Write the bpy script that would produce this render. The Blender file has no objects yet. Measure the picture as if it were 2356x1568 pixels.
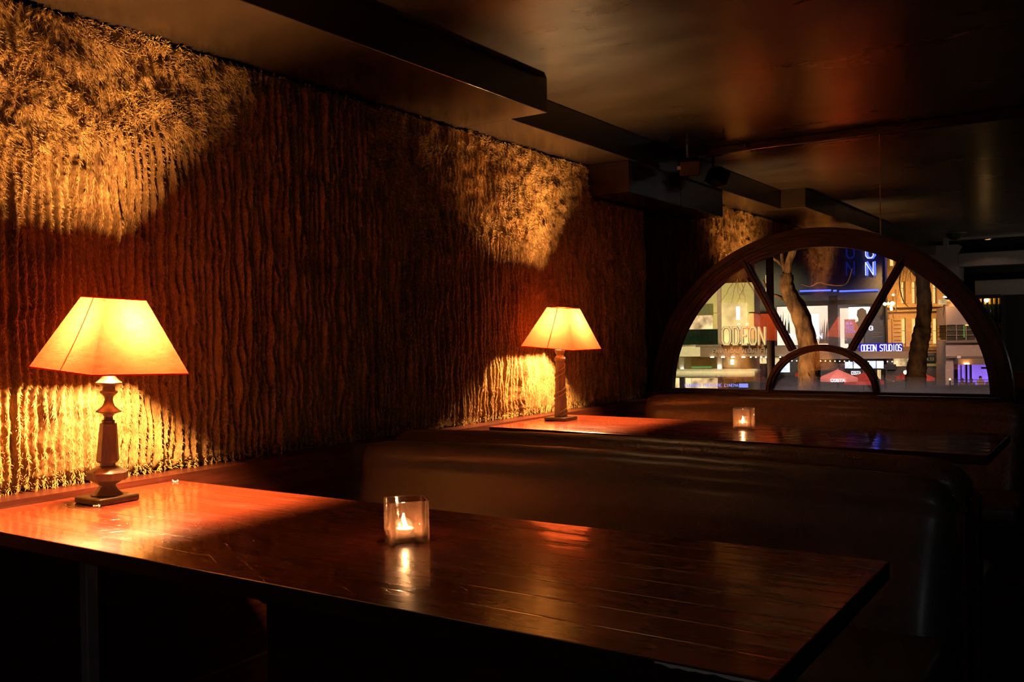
import bpy, math, random
import numpy as np
from mathutils import Vector, Matrix, Euler
random.seed(7); rng = np.random.default_rng(7)
PI = math.pi
sc = bpy.context.scene
COL = sc.collection

# ------------------------------------------------------------------ camera
CX, CY = 1178.0, 784.0
vr = np.array([2590-CX, CY-745.]); vl = np.array([-2019-CX, CY-825.])
FPX = math.sqrt(-(vr@vl))
ay = np.array([*vr, -FPX]); ay /= np.linalg.norm(ay)
ax = -np.array([*vl, -FPX]); ax /= np.linalg.norm(ax)
az = np.cross(ax, ay)
RM = np.array([ax, ay, az])
CAM = np.array([0, 0, 1.18])
cam = bpy.data.cameras.new('camera'); cam.sensor_width = 36; cam.lens = FPX/2356*36
cam.clip_start = .02; cam.clip_end = 500
co = bpy.data.objects.new('camera', cam); COL.objects.link(co)
co.matrix_world = Matrix.Translation(Vector(CAM)) @ Matrix(RM.tolist()).to_4x4()
sc.camera = co
def ray(px, py): return RM@np.array([px-CX, CY-py, -FPX])
def ony(px, py, y): d = ray(px, py); return CAM+d*(y/d[1])

# ------------------------------------------------------------------ helpers
class MB:
    def __init__(s): s.v = []; s.f = []
    def add(s, vs, fs):
        n = len(s.v); s.v += [tuple(v) for v in vs]; s.f += [tuple(i+n for i in f) for f in fs]; return s
    def box(s, a, b, rot=None, piv=(0, 0, 0)):
        (x0, y0, z0), (x1, y1, z1) = a, b
        vs = [Vector(p) for p in ((x0,y0,z0),(x1,y0,z0),(x1,y1,z0),(x0,y1,z0),(x0,y0,z1),(x1,y0,z1),(x1,y1,z1),(x0,y1,z1))]
        if rot is not None:
            p = Vector(piv); vs = [rot@(v-p)+p for v in vs]
        return s.add(vs, [(0,3,2,1),(4,5,6,7),(0,1,5,4),(1,2,6,5),(2,3,7,6),(3,0,4,7)])
    def lathe(s, prof, seg=48, c=(0, 0), ang0=0, caps=True, M=None):
        vs = []; fs = []
        for r, z in prof:
            for k in range(seg):
                a = ang0+2*PI*k/seg; v = Vector((c[0]+r*math.cos(a), c[1]+r*math.sin(a), z))
                vs.append(M@v if M is not None else v)
        n = len(prof)
        for i in range(n-1):
            for k in range(seg):
                k2 = (k+1) % seg; fs.append((i*seg+k, i*seg+k2, (i+1)*seg+k2, (i+1)*seg+k))
        if caps:
            fs.append(tuple(reversed(range(seg)))); fs.append(tuple((n-1)*seg+k for k in range(seg)))
        return s.add(vs, fs)
    def tube(s, path, r, seg=8, closed=False):
        path = [Vector(p) for p in path]; n = len(path); vs = []; fs = []
        rr = r if isinstance(r, (list, tuple)) else [r]*n
        ref = None
        for i, p in enumerate(path):
            if closed: t = path[(i+1) % n]-path[i-1]
            else: t = path[min(i+1, n-1)]-path[max(i-1, 0)]
            t.normalize()
            if ref is None: ref = t.orthogonal().normalized()
            u = (ref-t*ref.dot(t))
            if u.length < 1e-5: u = t.orthogonal()
            u.normalize(); ref = u; w = t.cross(u)
            for k in range(seg):
                a = 2*PI*k/seg; vs.append(p+(u*math.cos(a)+w*math.sin(a))*rr[i])
        m = n if closed else n-1
        for i in range(m):
            j = (i+1) % n
            for k in range(seg):
                k2 = (k+1) % seg; fs.append((i*seg+k, i*seg+k2, j*seg+k2, j*seg+k))
        if not closed:
            fs.append(tuple(reversed(range(seg)))); fs.append(tuple((n-1)*seg+k for k in range(seg)))
        return s.add(vs, fs)
    def prism(s, poly, y0, y1):      # polygon in x,z extruded along y
        n = len(poly)
        vs = [(x, y0, z) for x, z in poly]+[(x, y1, z) for x, z in poly]
        fs = [tuple(range(n)), tuple(reversed(range(n, 2*n)))]+[(i, i+n, (i+1) % n+n, (i+1) % n) for i in range(n)]
        return s.add(vs, fs)
    def build(s, name, mat, parent=None, smooth=False, bevel=0, seg=2, angle=35):
        me = bpy.data.meshes.new(name); me.from_pydata(s.v, [], s.f); me.update()
        import bmesh
        bm = bmesh.new(); bm.from_mesh(me); bmesh.ops.recalc_face_normals(bm, faces=bm.faces); bm.to_mesh(me); bm.free()
        me.materials.append(mat)
        o = bpy.data.objects.new(name, me); COL.objects.link(o)
        if parent is not None: o.parent = parent
        if smooth:
            me.polygons.foreach_set('use_smooth', [True]*len(me.polygons))
            m = o.modifiers.new('es', 'EDGE_SPLIT'); m.split_angle = math.radians(angle)
        if bevel:
            m = o.modifiers.new('bv', 'BEVEL'); m.width = bevel; m.segments = seg; m.limit_method = 'ANGLE'; m.angle_limit = math.radians(40)
            if smooth: o.modifiers.move(1, 0)
        return o
def tag(o, label=None, cat=None, group=None, kind=None):
    if label: o['label'] = label
    if cat: o['category'] = cat
    if group: o['group'] = group
    if kind: o['kind'] = kind
    return o
def thing(name, label, cat, loc=(0, 0, 0), rz=0, group=None):
    o = bpy.data.objects.new(name, None); COL.objects.link(o); o.empty_display_size = .1
    o.location = loc; o.rotation_euler = (0, 0, rz); return tag(o, label, cat, group)
def copy_tree(o, parent=None):
    kids = [c for c in bpy.data.objects if c.parent == o]
    c = o.copy(); COL.objects.link(c); c.parent = parent
    for k in kids: copy_tree(k, c)
    return c
def struct(o): o['kind'] = 'structure'; return o

# ------------------------------------------------------------------ materials
def new(name):
    m = bpy.data.materials.new(name); m.use_nodes = True; nt = m.node_tree; nt.nodes.clear()
    out = nt.nodes.new('ShaderNodeOutputMaterial'); return m, nt, out
def N(nt, t, **k):
    n = nt.nodes.new(t)
    for a, b in k.items():
        if a.startswith('_'): setattr(n, a[1:], b)
        else: n.inputs[a.replace('_', ' ')].default_value = b
    return n
def coords(nt, scale=(1, 1, 1), kind='Object'):
    tc = nt.nodes.new('ShaderNodeTexCoord'); mp = nt.nodes.new('ShaderNodeMapping')
    mp.inputs['Scale'].default_value = scale; nt.links.new(tc.outputs[kind], mp.inputs[0]); return mp.outputs[0]
def pbr(name, col, rough=.5, metal=0, spec=.5, noise=0, nscale=(30, 30, 30), col2=None, bump=0, bscale=None, coat=0, rvar=0, emis=None, estr=0):
    m, nt, out = new(name); L = nt.links
    b = N(nt, 'ShaderNodeBsdfPrincipled'); L.new(b.outputs[0], out.inputs[0])
    b.inputs['Base Color'].default_value = (*col, 1); b.inputs['Roughness'].default_value = rough
    b.inputs['Metallic'].default_value = metal; b.inputs['Specular IOR Level'].default_value = spec
    b.inputs['Coat Weight'].default_value = coat; b.inputs['Coat Roughness'].default_value = .2
    if emis: b.inputs['Emission Color'].default_value = (*emis, 1); b.inputs['Emission Strength'].default_value = estr
    v = coords(nt, nscale)
    nz = N(nt, 'ShaderNodeTexNoise', Scale=1.0, Detail=6.0, Roughness=.6); L.new(v, nz.inputs['Vector'])
    if col2 or noise:
        c2 = col2 or tuple(c*(1-noise) for c in col)
        r = nt.nodes.new('ShaderNodeValToRGB'); r.color_ramp.elements[0].position = .35; r.color_ramp.elements[1].position = .65
        r.color_ramp.elements[0].color = (*c2, 1); r.color_ramp.elements[1].color = (*col, 1)
        L.new(nz.outputs[0], r.inputs[0]); L.new(r.outputs[0], b.inputs['Base Color'])
    if rvar:
        mr = N(nt, 'ShaderNodeMapRange'); mr.inputs[3].default_value = max(.02, rough-rvar); mr.inputs[4].default_value = rough+rvar
        mr.inputs[1].default_value = .3; mr.inputs[2].default_value = .7
        L.new(nz.outputs[0], mr.inputs[0]); L.new(mr.outputs[0], b.inputs['Roughness'])
    if bump:
        nb = N(nt, 'ShaderNodeTexNoise', Scale=1.0, Detail=5.0); L.new(coords(nt, bscale or nscale), nb.inputs['Vector'])
        bp = N(nt, 'ShaderNodeBump', Strength=1.0, Distance=bump); L.new(nb.outputs[0], bp.inputs['Height']); L.new(bp.outputs[0], b.inputs['Normal'])
    return m
def emit(name, col, s, var=0, nscale=(3, 3, 3)):
    m, nt, out = new(name); L = nt.links
    e = N(nt, 'ShaderNodeEmission', Strength=s); e.inputs[0].default_value = (*col, 1); L.new(e.outputs[0], out.inputs[0])
    if var:
        nz = N(nt, 'ShaderNodeTexNoise', Scale=1.0, Detail=3.0); L.new(coords(nt, nscale), nz.inputs['Vector'])
        mr = N(nt, 'ShaderNodeMapRange'); mr.inputs[1].default_value = .35; mr.inputs[2].default_value = .65
        mr.inputs[3].default_value = s*(1-var); mr.inputs[4].default_value = s*(1+var)
        L.new(nz.outputs[0], mr.inputs[0]); L.new(mr.outputs[0], e.inputs[1])
    return m

def table_wood():
    m, nt, out = new('lacquered mahogany'); L = nt.links
    b = N(nt, 'ShaderNodeBsdfPrincipled'); L.new(b.outputs[0], out.inputs[0])
    # grain along x
    g = N(nt, 'ShaderNodeTexNoise', Scale=1.0, Detail=8.0, Roughness=.65); L.new(coords(nt, (2.2, 60, 20)), g.inputs['Vector'])
    r = nt.nodes.new('ShaderNodeValToRGB'); r.color_ramp.elements[0].position = .3; r.color_ramp.elements[1].position = .72
    r.color_ramp.elements[0].color = (.16, .022, .007, 1); r.color_ramp.elements[1].color = (.48, .068, .020, 1)
    L.new(g.outputs[0], r.inputs[0]); L.new(r.outputs[0], b.inputs['Base Color'])
    b.inputs['IOR'].default_value = 1.6; b.inputs['Specular IOR Level'].default_value = .7; b.inputs['Coat Weight'].default_value = 1; b.inputs['Coat IOR'].default_value = 1.95; b.inputs['Coat Roughness'].default_value = .075
    # worn patches change the gloss
    w = N(nt, 'ShaderNodeTexNoise', Scale=1.0, Detail=5.0, Roughness=.6); L.new(coords(nt, (3, 14, 3)), w.inputs['Vector'])
    mr = N(nt, 'ShaderNodeMapRange'); mr.inputs[1].default_value = .35; mr.inputs[2].default_value = .7
    mr.inputs[3].default_value = .22; mr.inputs[4].default_value = .36
    L.new(w.outputs[0], mr.inputs[0]); L.new(mr.outputs[0], b.inputs['Roughness'])
    # board joints, waviness, scratches
    tc = nt.nodes.new('ShaderNodeTexCoord'); sx = nt.nodes.new('ShaderNodeSeparateXYZ'); L.new(tc.outputs['Object'], sx.inputs[0])
    mul = N(nt, 'ShaderNodeMath', _operation='MULTIPLY'); mul.inputs[1].default_value = 1/.088; L.new(sx.outputs['Y'], mul.inputs[0])
    fr = N(nt, 'ShaderNodeMath', _operation='FRACT'); L.new(mul.outputs[0], fr.inputs[0])
    su = N(nt, 'ShaderNodeMath', _operation='SUBTRACT'); su.inputs[1].default_value = .5; L.new(fr.outputs[0], su.inputs[0])
    ab = N(nt, 'ShaderNodeMath', _operation='ABSOLUTE'); L.new(su.outputs[0], ab.inputs[0])
    jm = N(nt, 'ShaderNodeMapRange'); jm.inputs[1].default_value = .47; jm.inputs[2].default_value = .5; jm.inputs[3].default_value = 1; jm.inputs[4].default_value = 0
    L.new(ab.outputs[0], jm.inputs[0])
    bp1 = N(nt, 'ShaderNodeBump', Strength=.6, Distance=.0006); L.new(jm.outputs[0], bp1.inputs['Height'])
    wv = N(nt, 'ShaderNodeTexNoise', Scale=1.0, Detail=3.0); L.new(coords(nt, (1.3, 16, 1)), wv.inputs['Vector'])
    bp2 = N(nt, 'ShaderNodeBump', Strength=1.0, Distance=.0012); L.new(wv.outputs[0], bp2.inputs['Height']); L.new(bp1.outputs[0], bp2.inputs['Normal'])
    prev = bp2
    for sc_, rot in (((5, 260, 5), .12), ((9, 300, 5), -.5), ((12, 200, 5), 1.1)):
        t2 = nt.nodes.new('ShaderNodeTexCoord'); mp = nt.nodes.new('ShaderNodeMapping'); mp.vector_type = 'TEXTURE'
        mp.inputs['Rotation'].default_value = (0, 0, rot); L.new(t2.outputs['Object'], mp.inputs[0])
        mp2 = nt.nodes.new('ShaderNodeMapping'); mp2.inputs['Scale'].default_value = sc_; L.new(mp.outputs[0], mp2.inputs[0])
        s = N(nt, 'ShaderNodeTexNoise', Scale=1.0, Detail=3.0); L.new(mp2.outputs[0], s.inputs['Vector'])
        q = N(nt, 'ShaderNodeMapRange'); q.inputs[1].default_value = .68; q.inputs[2].default_value = .74; L.new(s.outputs[0], q.inputs[0])
        bp = N(nt, 'ShaderNodeBump', Strength=.8, Distance=.0004); bp.invert = True
        L.new(q.outputs[0], bp.inputs['Height']); L.new(prev.outputs[0], bp.inputs['Normal']); prev = bp
    L.new(prev.outputs[0], b.inputs['Normal']); L.new(prev.outputs[0], b.inputs['Coat Normal'])
    return m
def leather(name, col, col2, rough=.42, bumpd=.0008, dots=True):
    m, nt, out = new(name); L = nt.links
    b = N(nt, 'ShaderNodeBsdfPrincipled', Roughness=rough); L.new(b.outputs[0], out.inputs[0])
    nz = N(nt, 'ShaderNodeTexNoise', Scale=6.0, Detail=6.0); L.new(coords(nt), nz.inputs['Vector'])
    r = nt.nodes.new('ShaderNodeValToRGB'); r.color_ramp.elements[0].color = (*col2, 1); r.color_ramp.elements[1].color = (*col, 1)
    L.new(nz.outputs[0], r.inputs[0]); L.new(r.outputs[0], b.inputs['Base Color'])
    b.inputs['Coat Weight'].default_value = .5; b.inputs['Coat Roughness'].default_value = .28
    vo = N(nt, 'ShaderNodeTexVoronoi', Scale=105.0 if dots else 220.0); L.new(coords(nt), vo.inputs['Vector'])
    mr = N(nt, 'ShaderNodeMapRange'); mr.inputs[1].default_value = .1; mr.inputs[2].default_value = .45; mr.inputs[3].default_value = 0; mr.inputs[4].default_value = 1
    L.new(vo.outputs['Distance'], mr.inputs[0])
    bp = N(nt, 'ShaderNodeBump', Strength=.9, Distance=bumpd); L.new(mr.outputs[0], bp.inputs['Height']); L.new(bp.outputs[0], b.inputs['Normal'])
    return m
def shade_cloth():
    m, nt, out = new('orange slub cloth'); L = nt.links
    tr = N(nt, 'ShaderNodeBsdfTranslucent'); df = N(nt, 'ShaderNodeBsdfDiffuse')
    mx = N(nt, 'ShaderNodeMixShader', Fac=.62); L.new(df.outputs[0], mx.inputs[1]); L.new(tr.outputs[0], mx.inputs[2]); L.new(mx.outputs[0], out.inputs[0])
    a = N(nt, 'ShaderNodeTexNoise', Scale=1.0, Detail=4.0, Roughness=.7); L.new(coords(nt, (30, 30, 700)), a.inputs['Vector'])
    c = N(nt, 'ShaderNodeTexNoise', Scale=1.0, Detail=4.0, Roughness=.7); L.new(coords(nt, (500, 500, 20)), c.inputs['Vector'])
    ad = N(nt, 'ShaderNodeMath', _operation='ADD'); L.new(a.outputs[0], ad.inputs[0]); L.new(c.outputs[0], ad.inputs[1])
    r = nt.nodes.new('ShaderNodeValToRGB'); r.color_ramp.elements[0].position = .8/2; r.color_ramp.elements[1].position = 1.2/2
    hv = N(nt, 'ShaderNodeMath', _operation='MULTIPLY'); hv.inputs[1].default_value = .5; L.new(ad.outputs[0], hv.inputs[0])
    r.color_ramp.elements[0].color = (.044, .0068, .0022, 1); r.color_ramp.elements[1].color = (.105, .0195, .0078, 1)
    L.new(hv.outputs[0], r.inputs[0]); L.new(r.outputs[0], tr.inputs[0])
    df.inputs[0].default_value = (.5, .14, .045, 1)
    return m
def glassy(name, mixf=.5, tint=(1, 1, 1)):
    m, nt, out = new(name); L = nt.links
    g = N(nt, 'ShaderNodeBsdfGlass', Roughness=0.0, IOR=1.45); g.inputs[0].default_value = (*tint, 1)
    t = N(nt, 'ShaderNodeBsdfTransparent'); t.inputs[0].default_value = (*tint, 1)
    mx = N(nt, 'ShaderNodeMixShader', Fac=mixf); L.new(t.outputs[0], mx.inputs[1]); L.new(g.outputs[0], mx.inputs[2])
    # orange translucent streaks stand in for candle glints scattered in the glass
    tl = N(nt, 'ShaderNodeBsdfTranslucent'); tl.inputs[0].default_value = (.85, .5, .35, 1)
    nz = N(nt, 'ShaderNodeTexNoise', Scale=1.0, Detail=4.0); L.new(coords(nt, (150, 150, 6)), nz.inputs['Vector'])
    mr = N(nt, 'ShaderNodeMapRange'); mr.inputs[1].default_value = .4; mr.inputs[2].default_value = .75; mr.inputs[3].default_value = .006; mr.inputs[4].default_value = .085
    L.new(nz.outputs[0], mr.inputs[0]); m2 = N(nt, 'ShaderNodeMixShader'); L.new(mr.outputs[0], m2.inputs[0]); L.new(mx.outputs[0], m2.inputs[1]); L.new(tl.outputs[0], m2.inputs[2]); L.new(m2.outputs[0], out.inputs[0])
    return m
def pane_glass():
    m, nt, out = new('window glass'); L = nt.links
    t = N(nt, 'ShaderNodeBsdfTransparent'); t.inputs[0].default_value = (.97, .97, .97, 1)
    g = N(nt, 'ShaderNodeBsdfGlossy', Roughness=0.0); g.inputs[0].default_value = (1, 1, 1, 1)
    mx = N(nt, 'ShaderNodeMixShader', Fac=.16); L.new(t.outputs[0], mx.inputs[1]); L.new(g.outputs[0], mx.inputs[2])
    d = N(nt, 'ShaderNodeBsdfDiffuse'); d.inputs[0].default_value = (.6, .6, .6, 1)
    nz = N(nt, 'ShaderNodeTexNoise', Scale=14.0, Detail=7.0, Roughness=.7); L.new(coords(nt, (1, 1, 2.5)), nz.inputs['Vector'])
    mr = N(nt, 'ShaderNodeMapRange'); mr.inputs[1].default_value = .5; mr.inputs[2].default_value = .75; mr.inputs[3].default_value = .005; mr.inputs[4].default_value = .05
    L.new(nz.outputs[0], mr.inputs[0])
    m2 = N(nt, 'ShaderNodeMixShader'); L.new(mr.outputs[0], m2.inputs[0]); L.new(mx.outputs[0], m2.inputs[1]); L.new(d.outputs[0], m2.inputs[2])
    # translucent film, denser towards the bottom of the panes
    tl = N(nt, 'ShaderNodeBsdfTranslucent'); tl.inputs[0].default_value = (.75, .68, .68, 1)
    tc = nt.nodes.new('ShaderNodeTexCoord'); sx = nt.nodes.new('ShaderNodeSeparateXYZ'); L.new(tc.outputs['Object'], sx.inputs[0])
    n2 = N(nt, 'ShaderNodeTexNoise', Scale=5.0, Detail=7.0, Roughness=.7); L.new(coords(nt, (1, 1, 3)), n2.inputs['Vector'])
    zr = N(nt, 'ShaderNodeMapRange'); zr.inputs[1].default_value = .835; zr.inputs[2].default_value = .915; zr.inputs[3].default_value = .75; zr.inputs[4].default_value = 0; L.new(sx.outputs['Z'], zr.inputs[0])
    mu = N(nt, 'ShaderNodeMath', _operation='MULTIPLY'); L.new(zr.outputs[0], mu.inputs[0]); L.new(n2.outputs[0], mu.inputs[1])
    xr = N(nt, 'ShaderNodeMapRange'); xr.inputs[1].default_value = -1.9; xr.inputs[2].default_value = -1.7; xr.inputs[3].default_value = .15; xr.inputs[4].default_value = 1; L.new(sx.outputs['X'], xr.inputs[0])
    mv = N(nt, 'ShaderNodeMath', _operation='MULTIPLY'); L.new(mu.outputs[0], mv.inputs[0]); L.new(xr.outputs[0], mv.inputs[1])
    m3 = N(nt, 'ShaderNodeMixShader'); L.new(mv.outputs[0], m3.inputs[0]); L.new(m2.outputs[0], m3.inputs[1]); L.new(tl.outputs[0], m3.inputs[2]); L.new(m3.outputs[0], out.inputs[0])
    return m
def fur_mat(name, dark, light, rough=.75):
    m, nt, out = new(name); L = nt.links
    b = N(nt, 'ShaderNodeBsdfPrincipled', Roughness=rough); L.new(b.outputs[0], out.inputs[0])
    b.inputs['Specular IOR Level'].default_value = .2
    a = N(nt, 'ShaderNodeTexNoise', Scale=1.0, Detail=5.0, Roughness=.65); L.new(coords(nt, (12, 12, 5)), a.inputs['Vector'])
    c = N(nt, 'ShaderNodeTexNoise', Scale=1.0, Detail=2.0); L.new(coords(nt, (300, 300, 90)), c.inputs['Vector'])
    ad = N(nt, 'ShaderNodeMath', _operation='ADD'); L.new(a.outputs[0], ad.inputs[0]); L.new(c.outputs[0], ad.inputs[1])
    hv = N(nt, 'ShaderNodeMath', _operation='MULTIPLY'); hv.inputs[1].default_value = .5; L.new(ad.outputs[0], hv.inputs[0])
    r = nt.nodes.new('ShaderNodeValToRGB'); r.color_ramp.elements[0].position = .38; r.color_ramp.elements[1].position = .62
    r.color_ramp.elements[0].color = (*dark, 1); r.color_ramp.elements[1].color = (*light, 1)
    L.new(hv.outputs[0], r.inputs[0]); L.new(r.outputs[0], b.inputs['Base Color'])
    return m
def mirror_mat():
    m, nt, out = new('dark mirror'); L = nt.links
    g = N(nt, 'ShaderNodeBsdfGlossy', Roughness=0.0); g.inputs[0].default_value = (.52, .5, .47, 1); L.new(g.outputs[0], out.inputs[0]); return m

M = {}
M['table'] = table_wood()
M['edge'] = pbr('dark table side faces', (.035, .009, .005), .4, noise=.4, nscale=(10, 10, 60))  # darker than the tabletop, used on its upright faces
M['dado'] = pbr('dark stained panelling', (.10, .020, .010), .3, noise=.6, nscale=(4, 4, 60), spec=.5, bump=.0006)
M['floor'] = pbr('dark floorboards', (.045, .02, .012), .35, noise=.5, nscale=(40, 3, 3))
M['ceil'] = pbr('glossy dark ceiling paint', (.028, .016, .007), .30, noise=.35, nscale=(1.6, 3.5, 1), rvar=.04, bump=.0010, bscale=(7, 16, 7), spec=1.0, coat=.35)
M['soffit'] = pbr('glossy dark soffit paint', (.032, .018, .010), .22, noise=.3, nscale=(2, 3, 2), rvar=.05, bump=.001, bscale=(8, 4, 8), spec=.5)
M['black'] = pbr('black paint', (.012, .010, .009), .45)
M['frame'] = pbr('dark varnished window wood', (.012, .005, .003), .34, noise=.5, nscale=(30, 30, 30), spec=.5)
M['leather'] = leather('ostrich leather', (.15, .075, .035), (.10, .045, .02), .40, .0014)
M['suede'] = leather('grained brown leather', (.095, .072, .052), (.07, .05, .034), .5, .0004, False)
M['metal'] = pbr('brushed grey steel', (.55, .55, .57), .4, metal=.6, noise=.2)
M['iron'] = pbr('black iron', (.02, .02, .02), .4, metal=.4)
M['lampwood'] = pbr('aged bronze finish', (.21, .15, .10), .36, metal=.35, noise=.45, nscale=(40, 40, 12), bump=.0003)
M['plinth'] = pbr('dark bronze plinth', (.10, .05, .025), .35, metal=.3, noise=.5, nscale=(50, 50, 50))
M['lampcarved'] = pbr('carved brown wood', (.20, .135, .085), .42, noise=.5, nscale=(90, 90, 8), bump=.0005, bscale=(300, 300, 10))
M['gilt'] = pbr('gilded rope', (.5, .30, .12), .35, metal=.5)
M['shade'] = shade_cloth()
M['trim'] = None
M['bulb'] = emit('bulb glow', (1, .58, .235), 9300)
M['flame'] = emit('flame', (1, .46, .16), 2800)
M['wax'] = pbr('tealight wax', (.9, .75, .6), .5, emis=(1, .55, .25), estr=1.2)  # emits too, standing in for flame light glowing through the wax
M['tin'] = None
def translucent(name, col, f):
    m, nt, out = new(name); L = nt.links
    d = N(nt, 'ShaderNodeBsdfDiffuse'); d.inputs[0].default_value = (*col, 1); t = N(nt, 'ShaderNodeBsdfTranslucent'); t.inputs[0].default_value = (*col, 1)
    mx = N(nt, 'ShaderNodeMixShader', Fac=f); L.new(d.outputs[0], mx.inputs[1]); L.new(t.outputs[0], mx.inputs[2])
    nz = N(nt, 'ShaderNodeTexNoise', Scale=80.0); L.new(coords(nt), nz.inputs['Vector']); bp = N(nt, 'ShaderNodeBump', Strength=.2, Distance=.0005); L.new(nz.outputs[0], bp.inputs['Height']); L.new(bp.outputs[0], d.inputs['Normal'])
    L.new(mx.outputs[0], out.inputs[0]); return m
M['trim'] = translucent('red frayed trim', (.55, .035, .012), .6)
M['tin'] = translucent('tealight cup', (.8, .6, .45), .5)
M['glass'] = glassy('votive glass', .55)
M['pane'] = pane_glass()
M['mirror'] = mirror_mat()
M['paper'] = pbr('white shavings', (.8, .75, .68), .7)
M['fur'] = fur_mat('brown fur backing', (.07, .028, .008), (.27, .135, .042))
M['hair'] = fur_mat('brown fur pile', (.20, .09, .024), (.68, .40, .13))
M['plaster'] = pbr('grey painted plaster', (.2, .18, .16), .6, noise=.15)
M['bottle'] = pbr('dark green bottle glass', (.02, .035, .012), .12, spec=.8)
M['foil'] = pbr('gold bottle foil', (.95, .62, .16), .4, metal=.2)

# ------------------------------------------------------------------ room
YM = 5.345; CZ = 2.285
WX = -2.52       # face of the fur; the wall proper lies behind
struct(MB().box((-2.72, -4.1, -.1), (4.1, 5.6, 0)).build('floor', M['floor']))
struct(MB().box((-2.72, -4.1, CZ), (4.1, 5.6, CZ+.1)).build('ceiling', M['ceil']))
wl = MB().box((-2.72, -4.1, 0), (-2.575, 5.36, CZ))
wl.box((-2.575, -4.0, 0), (-2.448, YM, .767))
struct(wl.build('wall_left', M['dado']))
struct(MB().box((4, -4.1, 0), (4.1, 5.6, CZ)).build('wall_right', M['black']))
struct(MB().box((-2.6, -4.1, 0), (4, -4, CZ)).build('wall_back', M['black']))
struct(MB().box((-2.57, -4, 2.134), (-2.068, 3.42, CZ)).build('trim_1', M['soffit'], bevel=.003))
struct(MB().box((-2.57, 3.42, 2.134), (-2.262, YM, CZ)).build('trim_2', M['soffit'], bevel=.003))
struct(MB().box((-2.57, 4.63, 1.957), (-2.283, YM, 2.134)).build('trim_3', M['soffit'], bevel=.003))
struct(MB().box((-2.25, YM-.03, CZ-.045), (4, YM, CZ)).build('trim_4', M['soffit'], bevel=.004))
struct(MB().box((-2.448, -4, 0), (-2.432, YM, .12)).build('baseboard_left', M['dado'], bevel=.004))
# arch geometry in the far wall
AX, AZ = -1.477, .806
def arc(rx, rz, n=48, a0=0., a1=PI, cx=AX, cz=AZ): return [(cx+rx*math.cos(a0+(a1-a0)*i/n), cz+rz*math.sin(a0+(a1-a0)*i/n)) for i in range(n+1)]
def holed(x0, x1, z0, z1, y0, y1, rx, rz):
    """rectangular slab with an arched opening, made of quads"""
    m = MB(); pts = arc(rx, rz, 48)
    if z0 < AZ: m.box((x0, y0, z0), (x1, y1, AZ))
    def up(x): return z1
    for (xa, za), (xb, zb) in zip(pts, pts[1:]):
        m.prism([(xb, zb), (xa, za), (xa, z1), (xb, z1)], y0, y1)
    if pts[0][0] < x1: m.box((pts[0][0], y0, AZ), (x1, y1, z1))
    if pts[-1][0] > x0: m.box((x0, y0, AZ), (pts[-1][0], y1, z1))
    return m
struct(holed(-2.6, 4, 0, CZ, YM+.012, YM+.16, .985, .935).build('wall_far', M['black']))
# mirror panels around the arch: two sheets with a joint
def mirror_panel(x0, x1, name, lab):
    m = MB(); rx, rz = .975, .925
    n = 60; xs = [x0+(x1-x0)*i/n for i in range(n+1)]
    def low(x):
        t = (x-AX)/rx
        return AZ+rz*math.sqrt(1-t*t) if abs(t) < 1 else AZ
    for a, b in zip(xs, xs[1:]):
        m.prism([(a, low(a)), (b, low(b)), (b, CZ-.045), (a, CZ-.045)], YM+.002, YM+.011)
    return tag(m.build(name, M['mirror']), lab, 'mirror', 'mirror sheets around the arched window')
mirror_panel(-2.56, -1.116, 'wall_mirror', 'dark mirror sheet above the arched window, next to the fur wall')
mirror_panel(-1.112, 2.0, 'wall_mirror', 'dark mirror sheet right of the thin vertical joint above the arched window')
struct(MB().box((-1.1165, YM-.002, 1.66), (-1.1115, YM+.012, CZ-.045)).build('trim_5', M['gilt']))
# window: moulded arch casing, glazing bars, panes
win = bpy.data.objects.new('window_1', None); COL.objects.link(win); win['kind'] = 'structure'
def band(rx0, rz0, rx1, rz1, y0, y1, cx=AX, cz=AZ, n=64):
    m = MB(); a = arc(rx0, rz0, n, cx=cx, cz=cz); b = arc(rx1, rz1, n, cx=cx, cz=cz)
    vs = []
    for (p, q) in zip(a, b): vs += [(p[0], y0, p[1]), (q[0], y0, q[1]), (q[0], y1, q[1]), (p[0], y1, p[1])]
    fs = []
    for i in range(n):
        for k in range(4): fs.append((4*i+k, 4*i+(k+1) % 4, 4*i+4+(k+1) % 4, 4*i+4+k))
    fs += [(0, 1, 2, 3), (4*n+3, 4*n+2, 4*n+1, 4*n)]
    return m.add(vs, fs)
fm = MB()
for (a, b, y0) in ((1.0, .955, .030), (.985, .965, .040), (.957, .945, .022), (.947, .905, .010), (.905, .888, -.005), (.93, .92, .016)):
    k = .945/.993
    bb = band(a, a*k, b, b*k, YM-y0, YM+.06); fm.add(bb.v, bb.f)
struct(fm.build('window_frame', M['frame'], win, smooth=True, angle=40))
sill = MB().box((AX-1.0, YM-.045, AZ-.035), (AX+1.0, YM+.06, AZ+.008)).box((AX-.9, YM-.012, AZ), (AX+.9, YM+.05, AZ+.024))
sill.build('window_sill', M['frame'], win, bevel=.004)
CXs = -1.447; AZs = AZ+.005
sm = band(.32, .282, .283, .245, YM-.008, YM+.045, cx=CXs, cz=AZs); q = band(.308, .27, .296, .258, YM-.020, YM, cx=CXs, cz=AZs); sm.add(q.v, q.f)
sm.build('glazing_bar', M['frame'], win, smooth=True, angle=40)
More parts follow.
